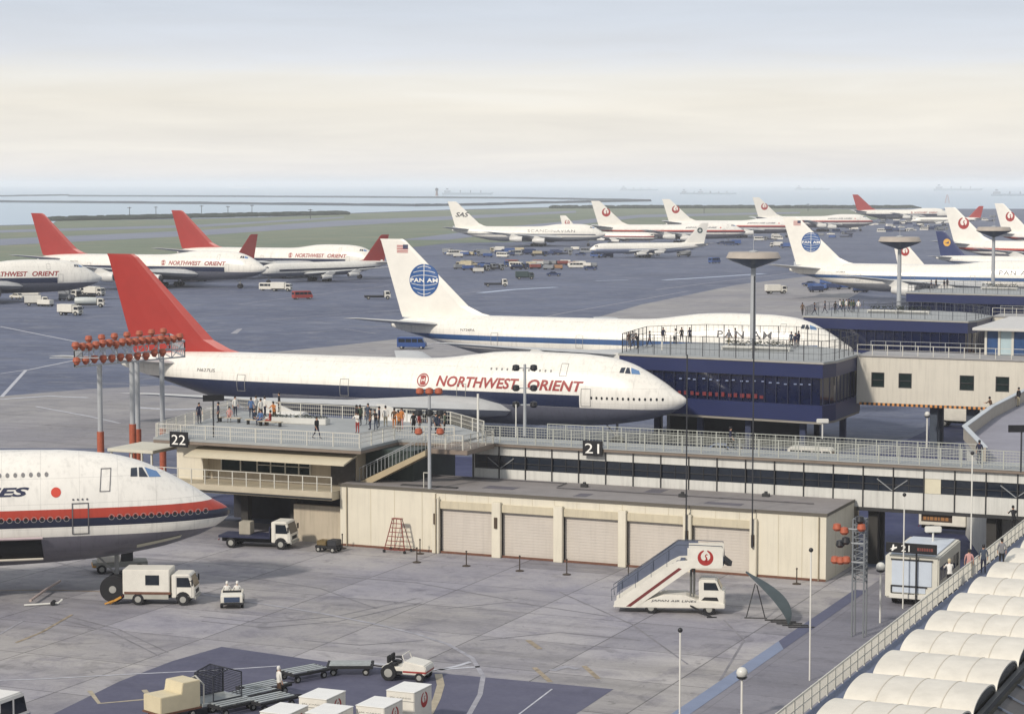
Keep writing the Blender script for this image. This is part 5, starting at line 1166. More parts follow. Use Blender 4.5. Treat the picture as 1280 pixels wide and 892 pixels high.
# signboard with gate number above it
p = thing('gate_signboard', 'long black overhead signboard reading 21 with a small white aircraft mark', 'sign', W(7.75, -6.6, 0), -TH)
MB().box(-1.95, 1.35, -.1, .1, 3.55, 4.2).build('board', SIGNK, p, bevel=.02); MB().tube([(.0, .15, 0), (.0, .15, 4.15)], .06, 8).build('post', STEELD, p)
flat_text('number', '21', SIGNW, p, (-.95, -.103, 3.66), .55, .42); drape('red_lettering', join2(*[([(a, 3.76), (a + w_, 3.76), (a + w_, 3.96), (a, 3.96)], [(0, 1, 2, 3)]) for a, w_ in ((.1, .12), (.26, .07), (.38, .12), (.55, .1), (.7, .12), (.87, .07), (.98, .14))]), lambda x, z: Vector((x, -.103, z)), M('sign_dim_red', '7a4038'), p, 9, 9)
me = ([(a - .2, b - .64) for a, b in [(-1.5, 4.4), (-1.35, 4.5), (-1.3, 4.72), (-1.22, 4.72), (-1.2, 4.55), (-1.02, 4.6), (-1.02, 4.5), (-1.2, 4.42), (-1.3, 4.3), (-1.38, 4.3), (-1.36, 4.42)]], [tuple(range(11))])
drape('aircraft_mark', me, lambda x, z: Vector((x, -.103, z)), SIGNW, p, 9, 9)
# ------------------------------------------------------------------ middle-distance and far vehicles
pt = truck('service_truck', VW1, VW1, 'white box truck parked just beyond the blue-globe jumbo', L=5.2); S_TR = snapshot(pt); put(pt, 970, 367, .25)
pv = van('van', VW1, 'white van driving past the columns under the nearest dark blue lounge', L=4.8, H=2.0, low=None); S_VN = snapshot(pv); g0 = W(-17.0, 58, 0); pv.location = g0; pv.rotation_euler = (0, 0, AL)
pc = car('car', M('car_blue', '6c7c9a', .3, .1), 'blue saloon car under the nearest dark blue lounge'); S_CR = snapshot(pc); pc.location = W(-27.5, 62, 0); pc.rotation_euler = (0, 0, AL + .2)
pf = truck('flatbed_truck', VW1, UNDER, 'white-cabbed flatbed truck crossing the open apron behind the tall red fin', 'flat', L=6.2); S_FL = snapshot(pf); put(pf, 472, 374, .1)
ptk = truck('fuel_truck', VW1, M('tank_pale', 'b9bdb8', .4, .1), 'x', 'tank', L=6.5); S_TK = snapshot(ptk); put(ptk, 112, 384, .05); ptk['label'] = 'white service truck with wheels in front of the leftmost jumbo nose'
def mp_(*k): return G(*k)
c = copy_tree(S_VN, G(515, 436), AL + .3, 'dark blue van alone behind the near red-finned jumbo'); repaint(c, 'vehicle_white', M('van_blue', '2a4a84', .4, .15))
c = copy_tree(S_VN, G(378, 374), AL + .9, 'red apron vehicle alone below the smaller red-lettered jets', cat='van'); repaint(c, 'vehicle_white', M('vehicle_red', '9c3a32', .5, .15))
copy_tree(S_FL, G(620, 358), .05, 'white-cabbed truck alone on the apron right of the globe fin')
copy_tree(S_TR, G(88, 394), AL, 'small pale box cart below the leftmost jumbo nose')
copy_tree(S_TR, G(352, 364), AL + .2, 'pale equipment truck beside the red fin pointing left')
copy_tree(S_VN, G(336, 363), AL + .2, 'pale van left of the equipment truck beside the red fin pointing left')
copy_tree(S_TR, G(46, 382), .2, 'service truck under the wing of the leftmost jumbo')
copy_tree(S_TR, G(1151, 368), .3, 'white truck peeping over the second lounge deck')
copy_tree(S_TR, W(-11.3, 99, 0), AL, 'white truck under the white bridge, nearest its left end')
c = copy_tree(S_CR, W(-9.5, 50, 0), AL + .1, 'pale car in the open yard below the four-window bridge'); repaint(c, 'car_blue', M('car_pale', 'a8b4c0', .3, .1))
c = copy_tree(S_CR, W(1.2, 47, 0), AL, 'white car in the shade below the corridor, behind the orange-lit sign'); repaint(c, 'car_blue', VW1)
copy_tree(S_TR, W(3.9, 24, 0), AL, 'white van-like truck seen through the passage beneath the corridor')
c = copy_tree(S_CR, W(9.0, 34, 0), AL, 'pale blue car seen through the passage beneath the corridor')
q_ = thing('cart', 'x', 'cart'); MB().box(-1.7, 1.7, -.8, .8, .5, 1.5).build('load', M('cart_white', 'c9c6bb', .6, .2, 2), q_, bevel=.05); MB().box(-1.9, 1.9, -.85, .85, .35, .49).build('platform', UNDER, q_)
for x in (-1.3, 1.3):
    for s_ in (-1, 1): wheel(q_, x, s_ * .7, .25, .15, False)
q_['label'] = 'low pale cart alone left of the long cream and red row'; S_CT = snapshot(q_); q_.location = G(598, 341)
# clusters of apron equipment far away: every vehicle its own object
TONES = [('white', VW1), ('navy', M('eq_navy', '27385e', .5, .2)), ('blue', M('eq_blue', '35538a', .5, .2)), ('grey', M('eq_grey', '85888a', .5, .2)), ('cream', M('eq_cream', 'c0b392', .5, .2)), ('red', M('eq_red', '8c4a40', .6, .2)), ('orange', M('eq_orange', 'a07a58', .6, .2))]
def cluster(n, boxes, where, tones, seed, kinds='tvfdc'):
    R = random.Random(seed)
    for i in range(n):
        u0, u1, v0, v1 = R.choice(boxes); u = R.uniform(u0, u1); v = R.uniform(v0, v1)
        nm, mt = TONES[R.choice(tones)]; kind = R.choice(kinds)
        src, base, word = {'t': (S_TR, 'vehicle_white', 'box truck'), 'v': (S_VN, 'vehicle_white', 'van'), 'f': (S_FL, 'vehicle_white', 'flatbed truck'), 'd': (S_CT, 'cart_white', 'low cart'), 'c': (S_CR, 'car_blue', 'car')}[kind]
        c = copy_tree(src, G(u, v), R.uniform(-.6, .5) + (pi if R.random() < .4 else 0), nm + ' ' + word + ' ' + where, 'equipment ' + where, skip=('wheel', 'headlight', 'bumper') if v < 300 else ('headlight',))
        repaint(c, 'cart_white' if kind == 'd' else base, mt)
cluster(46, [(560, 640, 315, 322), (570, 650, 330, 340), (640, 700, 316, 322)], 'parked below the lettered white airliners', [0, 0, 1, 1, 2, 3, 3, 4], 3, 'tvddcf')
cluster(26, [(640, 740, 330, 337)], 'in the long cream and red row in mid apron', [4, 4, 0, 0, 5, 5, 6, 3], 4, 'ddddv')
cluster(22, [(700, 860, 310, 322)], 'under the distant crane-finned jumbos', [0, 1, 3, 3, 2, 0, 0], 5)
cluster(26, [(900, 1000, 297, 312), (960, 1060, 290, 300)], 'behind the right-hand globe fin', [0, 1, 1, 3, 2], 6)
cluster(50, [(1050, 1180, 281, 290), (1090, 1175, 274, 282), (1060, 1180, 285, 291)], 'in the pale far rows on the right', [0, 0, 0, 3, 1], 7)
cluster(14, [(1000, 1090, 353, 361), (1010, 1100, 360, 366)], 'behind the second lounge deck', [2, 2, 1, 1, 5, 3], 8, 'dddc')
cluster(10, [(20, 130, 366, 384)], 'around the leftmost jumbo nose', [0, 3, 1, 3], 9)
cluster(10, [(1235, 1280, 292, 318), (1190, 1280, 268, 280)], 'near the right edge behind the fins', [1, 3, 0, 1], 10)
for u, v in ((700, 340), (737, 335), (575, 352), (893, 328), (680, 322)):
    pass
c = copy_tree(S_CR, G(692, 345), .1, 'dark car alone just below the cream and red row'); repaint(c, 'car_blue', M('eq_navy'))
c = copy_tree(S_CR, G(738, 337.5), .1, 'dark low vehicle alone right of the cream and red row'); repaint(c, 'car_blue', M('eq_navy'))
c = copy_tree(S_VN, G(893, 329), .8, 'dark blue van alone above the nearest mushroom tower'); repaint(c, 'vehicle_white', M('eq_blue'))
c = copy_tree(S_TR, G(656, 349), .1, 'dark green truck alone below the cream and red row'); repaint(c, 'vehicle_white', M('eq_green', '3a4a48', .5))
# ------------------------------------------------------------------ masts, lamps, posts
def ball(m, c, r, n=10, mt=0): return m.lathe([(r * max(.02, sin(pi * k / 6)), -r * cos(pi * k / 6)) for k in range(7)], c, n, mt)
# red and white floodlight rig on four tall legs
g0 = AT(165, 553, 181); RX, RY = LG(165, 556, 4.0)
g = GB('floodlight_rig', 'tall grey four-legged rig of orange floodlights in front of the tall red fin', 'floodlight rig', -76, 17)
def rig():
    Yd = 186.0; legs = []
    for u, yy in ((124, 178), (164.5, 180), (171, 186), (202, 190)):
        a = AT(u, 440, yy); legs.append(a)
    base = legs[0]; p = thing('floodlight_rig', 'tall grey four-legged rig of orange floodlights in front of the tall red fin', 'floodlight rig', (base.x, base.y, 0))
    zt = AT(124, 455, 178).z
    for a in legs:
        MB().tube([(a.x - base.x, a.y - base.y, 0), (a.x - base.x, a.y - base.y, zt)], .22, 12).build('leg', POLEG, p, smooth=True)
        MB().tube([(a.x - base.x, a.y - base.y, 0), (a.x - base.x, a.y - base.y, (6.9, 7.3, 6.2, 5.8)[legs.index(a)])], .3, 12).build('red_sleeve', ORNG, p, smooth=True)
    # truss grid
    P = [AT(93, 452, 174), AT(231, 442, 184.5), AT(212, 442, 193), AT(103, 452, 182)]
    t = MB(); z0, z1 = zt + .1, zt + 1.45; Q = [Vector((q.x - base.x, q.y - base.y, 0)) for q in P]
    for z in (z0, (z0 + z1) / 2, z1):
        for i in range(4): t.bar(Q[i] + Vector((0, 0, z)), Q[(i + 1) % 4] + Vector((0, 0, z)), .12)
    for i in range(4):
        for k in range(9):
            q = Q[i].lerp(Q[(i + 1) % 4], k / 8); t.bar(q + Vector((0, 0, z0)), q + Vector((0, 0, z1)), .07)
            if k < 8: t.bar(q + Vector((0, 0, z0)), Q[i].lerp(Q[(i + 1) % 4], (k + 1) / 8) + Vector((0, 0, z1)), .05)
    for k in range(9): t.bar(Q[0].lerp(Q[1], k / 8) + Vector((0, 0, z0)), Q[3].lerp(Q[2], k / 8) + Vector((0, 0, z0)), .08)
    t.bar(Q[0] + Vector((-2, 0, z1 - .6)), Q[0] + Vector((2, 0, z1 - .6)), .08); t.build('truss', POLEG, p)
    lme = ball(MB().lathe([(.08, .24), (.26, .2), (.34, -.1), (.24, -.22)], (0, 0, 0), 12), (0, 0, -.2), .24).build('floodlight', ORNG, data_only=True)
    for k in range(17): q = Q[0].lerp(Q[1], (k + .2) / 17); link('floodlight', lme, p, (q.x, q.y, z1 + .35 + random.uniform(-.1, .15)))
    for k in range(11): q = Q[0].lerp(Q[1], (k + .3) / 13); link('floodlight', lme, p, (q.x, q.y - .2, z0 + .55 + random.uniform(-.1, .1)))
    for k in range(7): q = Q[3].lerp(Q[2], (k + .5) / 7); link('floodlight', lme, p, (q.x, q.y, z1 + .35))
    return p
bpy.data.objects.remove(g.p); rig()
def mast(u, v, zb, ztop_px, label, lamps, r=.14, mat=None, cat='lamp mast'):
    a = G(u, v, zb); H_ = AT(u, ztop_px, a.y).z - zb; p = thing('lamp_mast', label, cat, a)
    MB().tube([(0, 0, 0), (0, 0, H_)], [r, r * .75], 10).build('pole', mat or POLEG, p, smooth=True)
    for z, n_, col, sp in lamps:
        z = H_ + z; MB().bar((-sp, 0, z), (sp, 0, z), .08).build('cross_arm', POLEG, p)
        for k in range(n_):
            x = -sp + 2 * sp * k / max(1, n_ - 1); MB().lathe([(.1, .28), (.26, .22), (.3, -.1), (.16, -.22)], (x, -.1, z), 12).build('floodlight', col, p, smooth=True)
    return p
BLK = M('lamp_black', '1c1c1f', .4, .1)
mast(537, 611, 4.72, 484, 'grey mast with orange and dark floodlights standing on the garage roof', [(-.3, 3, ORNG, .7), (-1.9, 3, BLK, .8), (-3.3, 2, ORNG, .8)])
mast(656, 545, 7.5, 455, 'mast with six black floodlights on the corridor deck before the red lettering', [(-.3, 2, BLK, .7), (-1.9, 2, BLK, .7), (-3.2, 2, BLK, .7)])
mast(827, 545, 0, 420, 'plain white pole between the jumbo nose and the dark blue lounge', [], .13, POLEW, 'pole')
def thin(u, v0, v1, zb, label, r=.045, mat=None, head='ball', cat='pole', group=None):
    a = G(u, v0, zb); H_ = AT(u, v1, a.y).z - zb; p = thing('slim_pole', label, cat, a, 0, group)
    MB().tube([(0, 0, 0), (0, 0, H_)], r, 8).build('pole', mat or POLEW, p)
    if head == 'ball': ball(MB(), (0, 0, H_), .13).build('finial', BLK, p, smooth=True)
    elif head == 'lamp': ball(MB(), (0, 0, H_ + .2), .3, 14).build('globe_lamp', M('lamp_globe', 'c9c8c0', .3, 0), p, smooth=True); MB().lathe([(.2, 0), (.3, .1), (.12, .2)], (0, 0, H_ - .12), 12).build('collar', BLK, p)
    elif head == 'camera': MB().box(-.55, .55, -.18, .18, H_ - .05, H_ + .35).build('lamp_box', POLEW, p, bevel=.05)
    return p
thin(1012, 850, 687, 0, 'tall thin white rod with black tip standing on the apron by the blue drain strip')
thin(849.5, 915, 787, 0, 'thin white rod with black tip rising from the lower edge of the photo')
thin(1128.5, 760, 618, 0, 'tall thin white rod with black tip in front of the lounge bus')
thin(1100, 778, 712, 0, 'white post with round lamp left of the lounge bus', .06, head='lamp', cat='street lamp')
thin(927, 900, 845, 0, 'white post with round lamp at the lower edge of the photo beside the drain strip', .06, head='lamp', cat='street lamp')
thin(1213.5, 686, 566, 4.2, 'tall white rod with black tip at the end of the walkway fence')
thin(1158.5, 560, 520, 0, 'short white lamp post in the yard below the white bridge', .09, head='lamp', cat='street lamp')
thin(1028, 548, 528, 4.0, 'white lamp box on a post in front of the nearest dark blue lounge', .07, head='camera', cat='lamp')
thin(1166, 692, 664, 2.5, 'white twin lamp head on a post behind the gate signboard', .07, head='camera', cat='lamp')
thin(597.5, 0 + 548, 492, 7.5, 'plain white pole on the corridor deck left of the black floodlight mast', .09, head='none')
thin(624, 545, 503, 7.5, 'short white lamp pole on the corridor deck between two masts', .05, head='lamp', cat='street lamp') if 0 else thin(645, 546, 503, 7.5, 'short white pole with small lamp on the corridor deck', .05, head='ball')
for u, v0, v1, lb in ((861, 692, 383, 'long dark aerial rod fixed to the fourth garage pillar'), (944, 722, 285, 'longest dark aerial rod fixed to the fifth garage pillar')):
    lx = V_ = None
    x_ = -10.0 if u < 900 else -5.15
    q = W(x_, -.48, 2.2); H_ = AT(u, v1 + 60, q.y).z - 2.2
    p = thing('aerial_rod', lb, 'aerial', q); MB().tube([(0, 0, 0), (0, 0, H_)], .05, 6).build('rod', POLED, p); MB().box(-.06, .06, -.06, .06, -.1, .5).build('clamp', POLED, p)
# barrier posts in front of the garage
bp_ = thing('barrier_post', 'short dark barrier post on a round base in front of the garage shutters', 'barrier post', group='barrier posts along the garage')
MB().lathe([(.3, 0), (.3, .06), (.08, .12)], n=14).build('base', M('iron_brown', '3f352c', .8, .2), bp_); MB().tube([(0, 0, .1), (0, 0, 1.05)], .04, 8).build('post', M('iron_brown'), bp_); ball(MB(), (0, 0, 1.08), .07).build('knob', M('iron_brown'), bp_)
bs = snapshot(bp_); BP = [(-29.2, -4.4), (-25.3, -4.3), (-21.0, -4.6), (-17.4, -4.6), (-12.9, -4.3), (-1.6, -1.6), (-37, -1.2), (-30.6, -1.0)]
for i, (x, y) in enumerate(BP):
    lb = ['short dark barrier post first from the red ladder', 'short dark barrier post second from the red ladder', 'short dark barrier post third from the red ladder', 'short dark barrier post fourth from the red ladder', 'short dark barrier post just left of the stair truck', 'short dark post at the right end of the garage front', 'short dark post at the left end of the garage front', 'short dark post beside the first garage pillar'][i]
    if i == 0: bp_.location = W(x, y, 0); bp_['label'] = lb
    else: copy_tree(bs, W(x, y, 0), 0, lb)
# lattice lamp tower right of the garage
p = thing('lattice_tower', 'grey lattice lamp tower with orange lamps at the right end of the garage', 'lamp tower', W(6.6, -16.6, 0), -TH)
m = MB()
for sx in (-.35, .35):
    for sy in (-.35, .35): m.bar((sx, sy, 0), (sx, sy, 7.2), .09)
for k in range(11):
    z = 3.4 + k * .38
    for a, b in (((-.35, -.35), (.35, -.35)), ((.35, -.35), (.35, .35)), ((.35, .35), (-.35, .35)), ((-.35, .35), (-.35, -.35))):
        m.bar((*a, z), (*b, z), .05)
        if k < 10: m.bar((*a, z), (*b, z + .38), .04)
m.build('lattice', M('lattice_grey', '6f7376', .5, .1), p)
for z, col, xs in ((6.6, ORNG, (-1.3, -.85, .2)), (5.75, BLK, (-1.1, -.75)), (4.6, ORNG, (-1.4, -1.05, -.7)), (7.3, BLK, (.1,))):
    for x in xs: MB().lathe([(.1, .24), (.22, .2), (.28, -.08), (.16, -.22)], (x, -.5, z + random.uniform(-.2, .2)), 12).build('floodlight', col, p, smooth=True)
    MB().bar((min(xs), -.4, z), (.35, -.35, z), .06).build('bracket', POLEG, p)
# dark direction boards on posts
def board(u, v, zb, vtop, w, label, rz=.35):
    a = G(u, v, zb); H_ = AT(u, vtop, a.y).z - zb; p = thing('direction_sign', label, 'sign', a, rz)
    MB().tube([(0, 0, 0), (0, 0, H_)], .06, 8).build('post', POLED, p); MB().box(-w / 2, w / 2, -.14, -.07, H_ - .32, H_ + .18).build('board', SIGNK, p, bevel=.02)
    return p
p = board(267, 546, 7.5, 496, 1.7, 'dark direction board on a post on the 22 deck, left of the crowd'); flat_text('lettering', '22', M('sign_dim', '8c8c88'), p, (-.5, -.145, 2.9), .35, .2) if 0 else None
board(1276, 590, 7.5, 534, 1.9, 'black rectangular sign frame on a post at the right edge on the terrace', 0)
# orange lit sign in the passage
p = thing('hanging_sign', 'small orange-lettered sign hanging under the right end of the corridor', 'sign', W(5.9, 7.9, 3.4), -TH)
MB().box(-1.1, 1.1, 0, .08, 0, .5).build('board', M('sign_brown', '3b2a1c', .5), p); drape('amber_lettering', join2(*[([(a, .12), (a + w_, .12), (a + w_, .38), (a, .38)], [(0, 1, 2, 3)]) for a, w_ in ((-.95, .22), (-.66, .12), (-.48, .25), (-.16, .2), (.1, .12), (.3, .26), (.62, .22))]), lambda x, z: Vector((x, -.004, z)), M('sign_amber', '96683a', .5, 0), p, 9, 9)
p = thing('round_emblem_sign', 'round pale blue emblem on the dark wall under the 22 building', 'sign', W(-47.4, 8.95, 2.5), -TH); MB().lathe([(.45, -.02), (.45, 0), (.02, .0)], (0, -.02, 0), 20, 0, 'y').build('disc', M('emblem_blue', '6a86ac', .5), p)
# ------------------------------------------------------------------ people
SKIN = M('skin', 'b98d72', .6, .05); HAIR = M('hair_black', '151214', .6, .1); SHOE = M('shoe_dark', '1b1918', .6, 0)
CL = {k: M('cloth_' + k, c, .85, .15, 4) for k, c in dict(navy='23263c', black='1b1b1f', white='d8d5cd', red='93342f', orange='b9743a', pink='bb8d88', grey='77777a', blue='48658f', brown='55402f', cream='c3b594', green='44503f', slate='3d4655').items()}
def person_mesh(pose):
    J = {}; E = []; R = {}
    def j(n, p, r, par=None):
        J[n] = len(R); R[n] = (Vector(p), r)
        if par: E.append((J[par], J[n]))
    st = {'stand': 0, 'walk': .28, 'sit': 0, 'lean': 0}[pose]; hip = .9 if pose != 'sit' else .46
    fw = .12 if pose == 'lean' else 0.0
    j('pelvis', (0, 0, hip), .135); j('waist', (fw * .3, 0, hip + .18), .12, 'pelvis'); j('chest', (fw, 0, hip + .4), .14, 'waist'); j('neck', (fw * 1.3, 0, hip + .57), .055, 'chest')
    j('head', (fw * 1.6 + .01, 0, hip + .68), .085, 'neck'); j('crown', (fw * 1.6, 0, hip + .78), .07, 'head'); j('nose', (fw * 1.6 + .1, 0, hip + .68), .016, 'head')
    for s_, n_ in ((1, 'l'), (-1, 'r')):
        j('sh' + n_, (fw, s_ * .18, hip + .5), .06, 'chest')
        sw = st * s_ * .6
        if pose == 'lean': el, ha = (fw + .22, s_ * .25, hip + .28), (fw + .42, s_ * .2, hip + .3)
        elif pose == 'sit': el, ha = (.06, s_ * .25, hip + .24), (.28, s_ * .16, hip + .12)
        else: el, ha = (-sw * .4, s_ * .25, hip + .22), (-sw * .9 + .06, s_ * .25, hip - .02)
        j('el' + n_, el, .042, 'sh' + n_); j('ha' + n_, ha, .026, 'el' + n_)
        d = (Vector(ha) - Vector(el)).normalized(); up = Vector((0, s_, 0))
        j('pa' + n_, Vector(ha) + d * .06, .03, 'ha' + n_)
        for q in range(4): 
            o = Vector((.026 * (q - 1.5), 0, 0)) if abs(d.z) > .6 else Vector((0, .026 * (q - 1.5), 0))
            k1 = Vector(ha) + d * .10 + o; L_ = (.06, .07, .065, .05)[q]; j('f%d' % q + n_, k1, .0095, 'pa' + n_); j('g%d' % q + n_, k1 + d * L_ * .8 + Vector((.012, -s_ * .012, 0)), .008, 'f%d' % q + n_)
        j('th' + n_, Vector(ha) + d * .05 + Vector((.045, -s_ * .02, 0)), .01, 'pa' + n_)
        if pose == 'sit': kn, an, to = (.42, s_ * .11, hip + .02), (.44, s_ * .12, .09), (.6, s_ * .13, .04)
        else: kn, an, to = (st * s_ * .45 + .03, s_ * .1, .48), (st * s_ - (.12 if st and s_ < 0 else 0), s_ * .11, .09 + (.03 if st and s_ < 0 else 0)), (st * s_ + .16, s_ * .12, .035)
        j('hp' + n_, (0, s_ * .09, hip - .05), .1, 'pelvis'); j('kn' + n_, kn, .06, 'hp' + n_); j('an' + n_, an, .04, 'kn' + n_); j('to' + n_, to, .035, 'an' + n_)
    me = bpy.data.meshes.new('person_frame'); me.from_pydata([R[n][0] for n in R], E, []); o = bpy.data.objects.new('person_frame', me); COL.objects.link(o)
    md = o.modifiers.new('skin', 'SKIN'); 
    for i, n_ in enumerate(R):
        sv = me.skin_vertices[0].data[i] if me.skin_vertices else None
        if sv is None: break
        sv.radius = (R[n_][1], R[n_][1] * (1.0 if n_ not in ('chest', 'pelvis', 'waist') else 1.0)); sv.use_root = (n_ == 'pelvis')
    o.modifiers.new('sub', 'SUBSURF').levels = 1; o.modifiers['sub'].render_levels = 1
    bpy.context.view_layer.update(); dg = bpy.context.evaluated_depsgraph_get(); ev = o.evaluated_get(dg); out = bpy.data.meshes.new_from_object(ev)
    COL.objects.unlink(o); bpy.data.objects.remove(o)
    out.name = 'person'; out.materials.clear()
    for mt in (SKIN, CL['white'], CL['navy'], SHOE): out.materials.append(mt)
    for f in out.polygons:
        c = f.center; f.use_smooth = True
        lim = hip - .02
        arm = abs(c.y) > .19 + (0 if pose != 'lean' else -.02)
        if c.z > hip + .585: f.material_index = 0
        elif c.z < .085: f.material_index = 3
        elif pose == 'sit' and c.x > .2 and c.z > hip + .07: f.material_index = 0
        elif arm and (c.z < hip + .12 and pose in ('stand', 'walk') or (pose == 'lean' and c.x > fw + .26)): f.material_index = 0
        elif c.z > lim: f.material_index = 1
        else: f.material_index = 2
    return out, hip, fw
PM = {k: person_mesh(k) for k in ('stand', 'walk', 'sit', 'lean')}
HM = {}
for k, (me, hip, fw) in PM.items():
    HM[k] = MB().loft([[(fw * 1.6 - .015 + r * cos(a) * 1.05, r * sin(a) * .95, hip + z) for a in [2 * pi * i / 12 for i in range(12)]] for r, z in ((.07, .64), (.098, .7), (.1, .77), (.075, .835), (.02, .86))]).build('hair', HAIR, data_only=True, smooth=True)
def person(loc, rz, pose, top, leg, label, group=None, cap=None, sc=1.0):
    me, hip, fw = PM[pose]; o = bpy.data.objects.new('person', me); COL.objects.link(o); o.location = loc; o.rotation_euler = (0, 0, rz); o.scale = (sc, sc, sc)
    for i, mt in ((1, CL[top]), (2, CL[leg])): o.material_slots[i].link = 'OBJECT'; o.material_slots[i].material = mt
    tag(o, label, 'person', group)
    h = bpy.data.objects.new('cap' if cap else 'hair', HM[pose]); COL.objects.link(h); h.parent = o
    if cap: h.material_slots[0].link = 'OBJECT'; h.material_slots[0].material = CL[cap]
    return o
GD = 'people on the 22 deck'
PPL = [(249, 529, 'stand', 'navy', 'navy', 'person in dark clothes at the far left of the 22 deck'), (273, 528, 'stand', 'navy', 'black', 'person in dark clothes right of the direction board'), (287, 527, 'sit', 'pink', 'grey', 'person in pink seated right of the direction board'),
       (294, 520, 'stand', 'white', 'navy', 'person in pale top standing behind the seated one in pink'), (314, 522, 'stand', 'blue', 'navy', 'person in blue at the left of the white-shirted crowd'), (320, 519, 'stand', 'white', 'grey', 'person in white, left of the tight crowd before the wing'), (326, 523, 'walk', 'white', 'brown', 'person in white striding in the middle of the tight crowd'),
       (331, 520, 'stand', 'white', 'navy', 'person in white shirt at the right of the tight crowd'), (318, 530, 'sit', 'slate', 'black', 'person in slate seated in front of the tight crowd'), (326, 531, 'sit', 'blue', 'navy', 'person in blue seated in front of the tight crowd'), (338, 532, 'sit', 'red', 'brown', 'person in red seated at the left end of the planter'), (343, 527, 'lean', 'orange', 'brown', 'person in orange leaning at the left end of the planter'),
       (349, 515, 'stand', 'black', 'black', 'person in black behind the planter, before the wing tip'), (396, 548, 'walk', 'black', 'navy', 'person in black walking alone in front of the planter'),
       (446, 532, 'stand', 'black', 'black', 'person in black leftmost of the group near the stair top'), (450, 532, 'stand', 'green', 'black', 'person in dark green near the stair top'), (447, 541, 'lean', 'white', 'red', 'person in white with red bag leaning at the rail near the stair top'), (460, 530, 'stand', 'slate', 'grey', 'person in slate behind the stair-top group'), (463, 537, 'stand', 'brown', 'navy', 'person in brown in the stair-top group'),
       (470, 538, 'lean', 'black', 'slate', 'person in black bending at the front rail of the stair-top group'), (474, 534, 'stand', 'navy', 'black', 'tall person in navy suit in the stair-top group'), (482, 533, 'stand', 'white', 'cream', 'person in white with pale trousers in the stair-top group'), (493, 536, 'stand', 'brown', 'orange', 'person in brown left of the yellow-clad one'), (502, 536, 'stand', 'orange', 'pink', 'person in orange and pink in the stair-top group'),
       (499, 539, 'lean', 'orange', 'brown', 'person in orange leaning at the rail before the stair top'), (517, 541, 'stand', 'black', 'black', 'person in black left of the red-topped one at the stair'), (524, 541, 'stand', 'red', 'grey', 'person in red top at the head of the stair'), (545, 543, 'stand', 'slate', 'navy', 'person in slate by the orange floodlight mast'), (549, 545, 'walk', 'navy', 'black', 'person in navy walking by the orange floodlight mast'), (538, 540, 'stand', 'grey', 'slate', 'person in grey just behind the orange floodlight mast'), (556, 541, 'stand', 'green', 'black', 'person in green on the bridge right of the orange floodlight mast')]
for u, v, pose, a, b, lb in PPL: person(G(u, v, 7.5), random.uniform(0, 6.3) if pose != 'lean' else -2.0, pose, a, b, lb, GD)
for q in (287, 318, 326, 338): pass
# benches under the seated people
def bench(u, v, label):
    a = G(u, v, 7.5); p = thing('bench', label, 'bench', a, -TH, 'benches on the 22 deck'); MB().box(-1.1, 1.1, -.22, .22, .36, .42).build('seat', BEIGE, p)
    for x in (-.9, .9): MB().box(x - .05, x + .05, -.18, .18, 0, .358).build('leg', STEELD, p)
bench(287, 527.5, 'low bench under the seated person in pink'); bench(322, 530.5, 'low bench in front of the tight crowd'); bench(338, 532.5, 'low bench beside the left end of the planter')
GS = 'people on the nearest lounge deck'; R = random.Random(5)
SP = [(786, 434), (791, 433), (797, 436), (803, 434), (812, 433), (817, 430), (829, 428), (836, 427), (843, 430), (848, 434), (852, 428), (856, 434), (862, 428), (866, 434), (872, 430), (911, 431), (919, 429), (989, 434), (994, 436), (998, 433), (1004, 437), (948, 432), (825, 433), (840, 436)]
WHERE = ['leftmost on the lounge deck', 'by the left corner of the lounge deck', 'left part of the lounge deck', 'under the slanting rail of the lounge deck', 'beside the dark sign on the lounge deck', 'right of the dark sign on the lounge deck', 'left of the mushroom stem', 'right part of the lounge deck']
TOPS = ['black', 'white', 'navy', 'grey', 'brown', 'navy', 'slate', 'black', 'green']
for i, (u, v) in enumerate(SP[:3] + SP[4:14:2] + SP[15:20]):
    t = R.choice(TOPS); l_ = R.choice(['navy', 'black', 'grey', 'brown', 'cream']); ps = R.choice(['stand', 'walk', 'stand', 'lean'])
    w_ = WHERE[0 if u < 790 else 1 if u < 800 else 2 if u < 815 else 3 if u < 832 else 4 if u < 850 else 5 if u < 880 else 6 if u < 960 else 7]
    person(G(u, v, 9.4), R.uniform(0, 6.3), ps, t, l_, 'person in %s top and %s trousers, %s' % (t, l_, w_), GS)
for i in range(0, 22, 2) if 0 else [0, 2, 4, 6, 7, 8, 9, 10, 11, 12, 14, 16, 17, 19, 20]:
    u = [1003, 1010, 1018, 1026, 1031, 1040, 1044, 1050, 1054, 1058, 1061, 1064, 1067, 1070, 1073, 1077, 1164, 1170, 1176, 1180, 1184, 1172][i]; far_ = i >= 16
    t = R.choice(TOPS); l_ = R.choice(['navy', 'black', 'grey'])
    person(G(u, (395 - (u - 1003) * .06 if not far_ else 363.5) - R.uniform(.5, 3) * (1 if u > 1020 else .4), 9.4), R.uniform(0, 6.3), R.choice(['stand', 'walk']), t, l_, 'tiny person in %s top and %s trousers on the %s' % (t, l_, 'second lounge deck, left part' if not far_ else 'farthest lounge deck'), 'people on the farther lounge decks')
GW = None
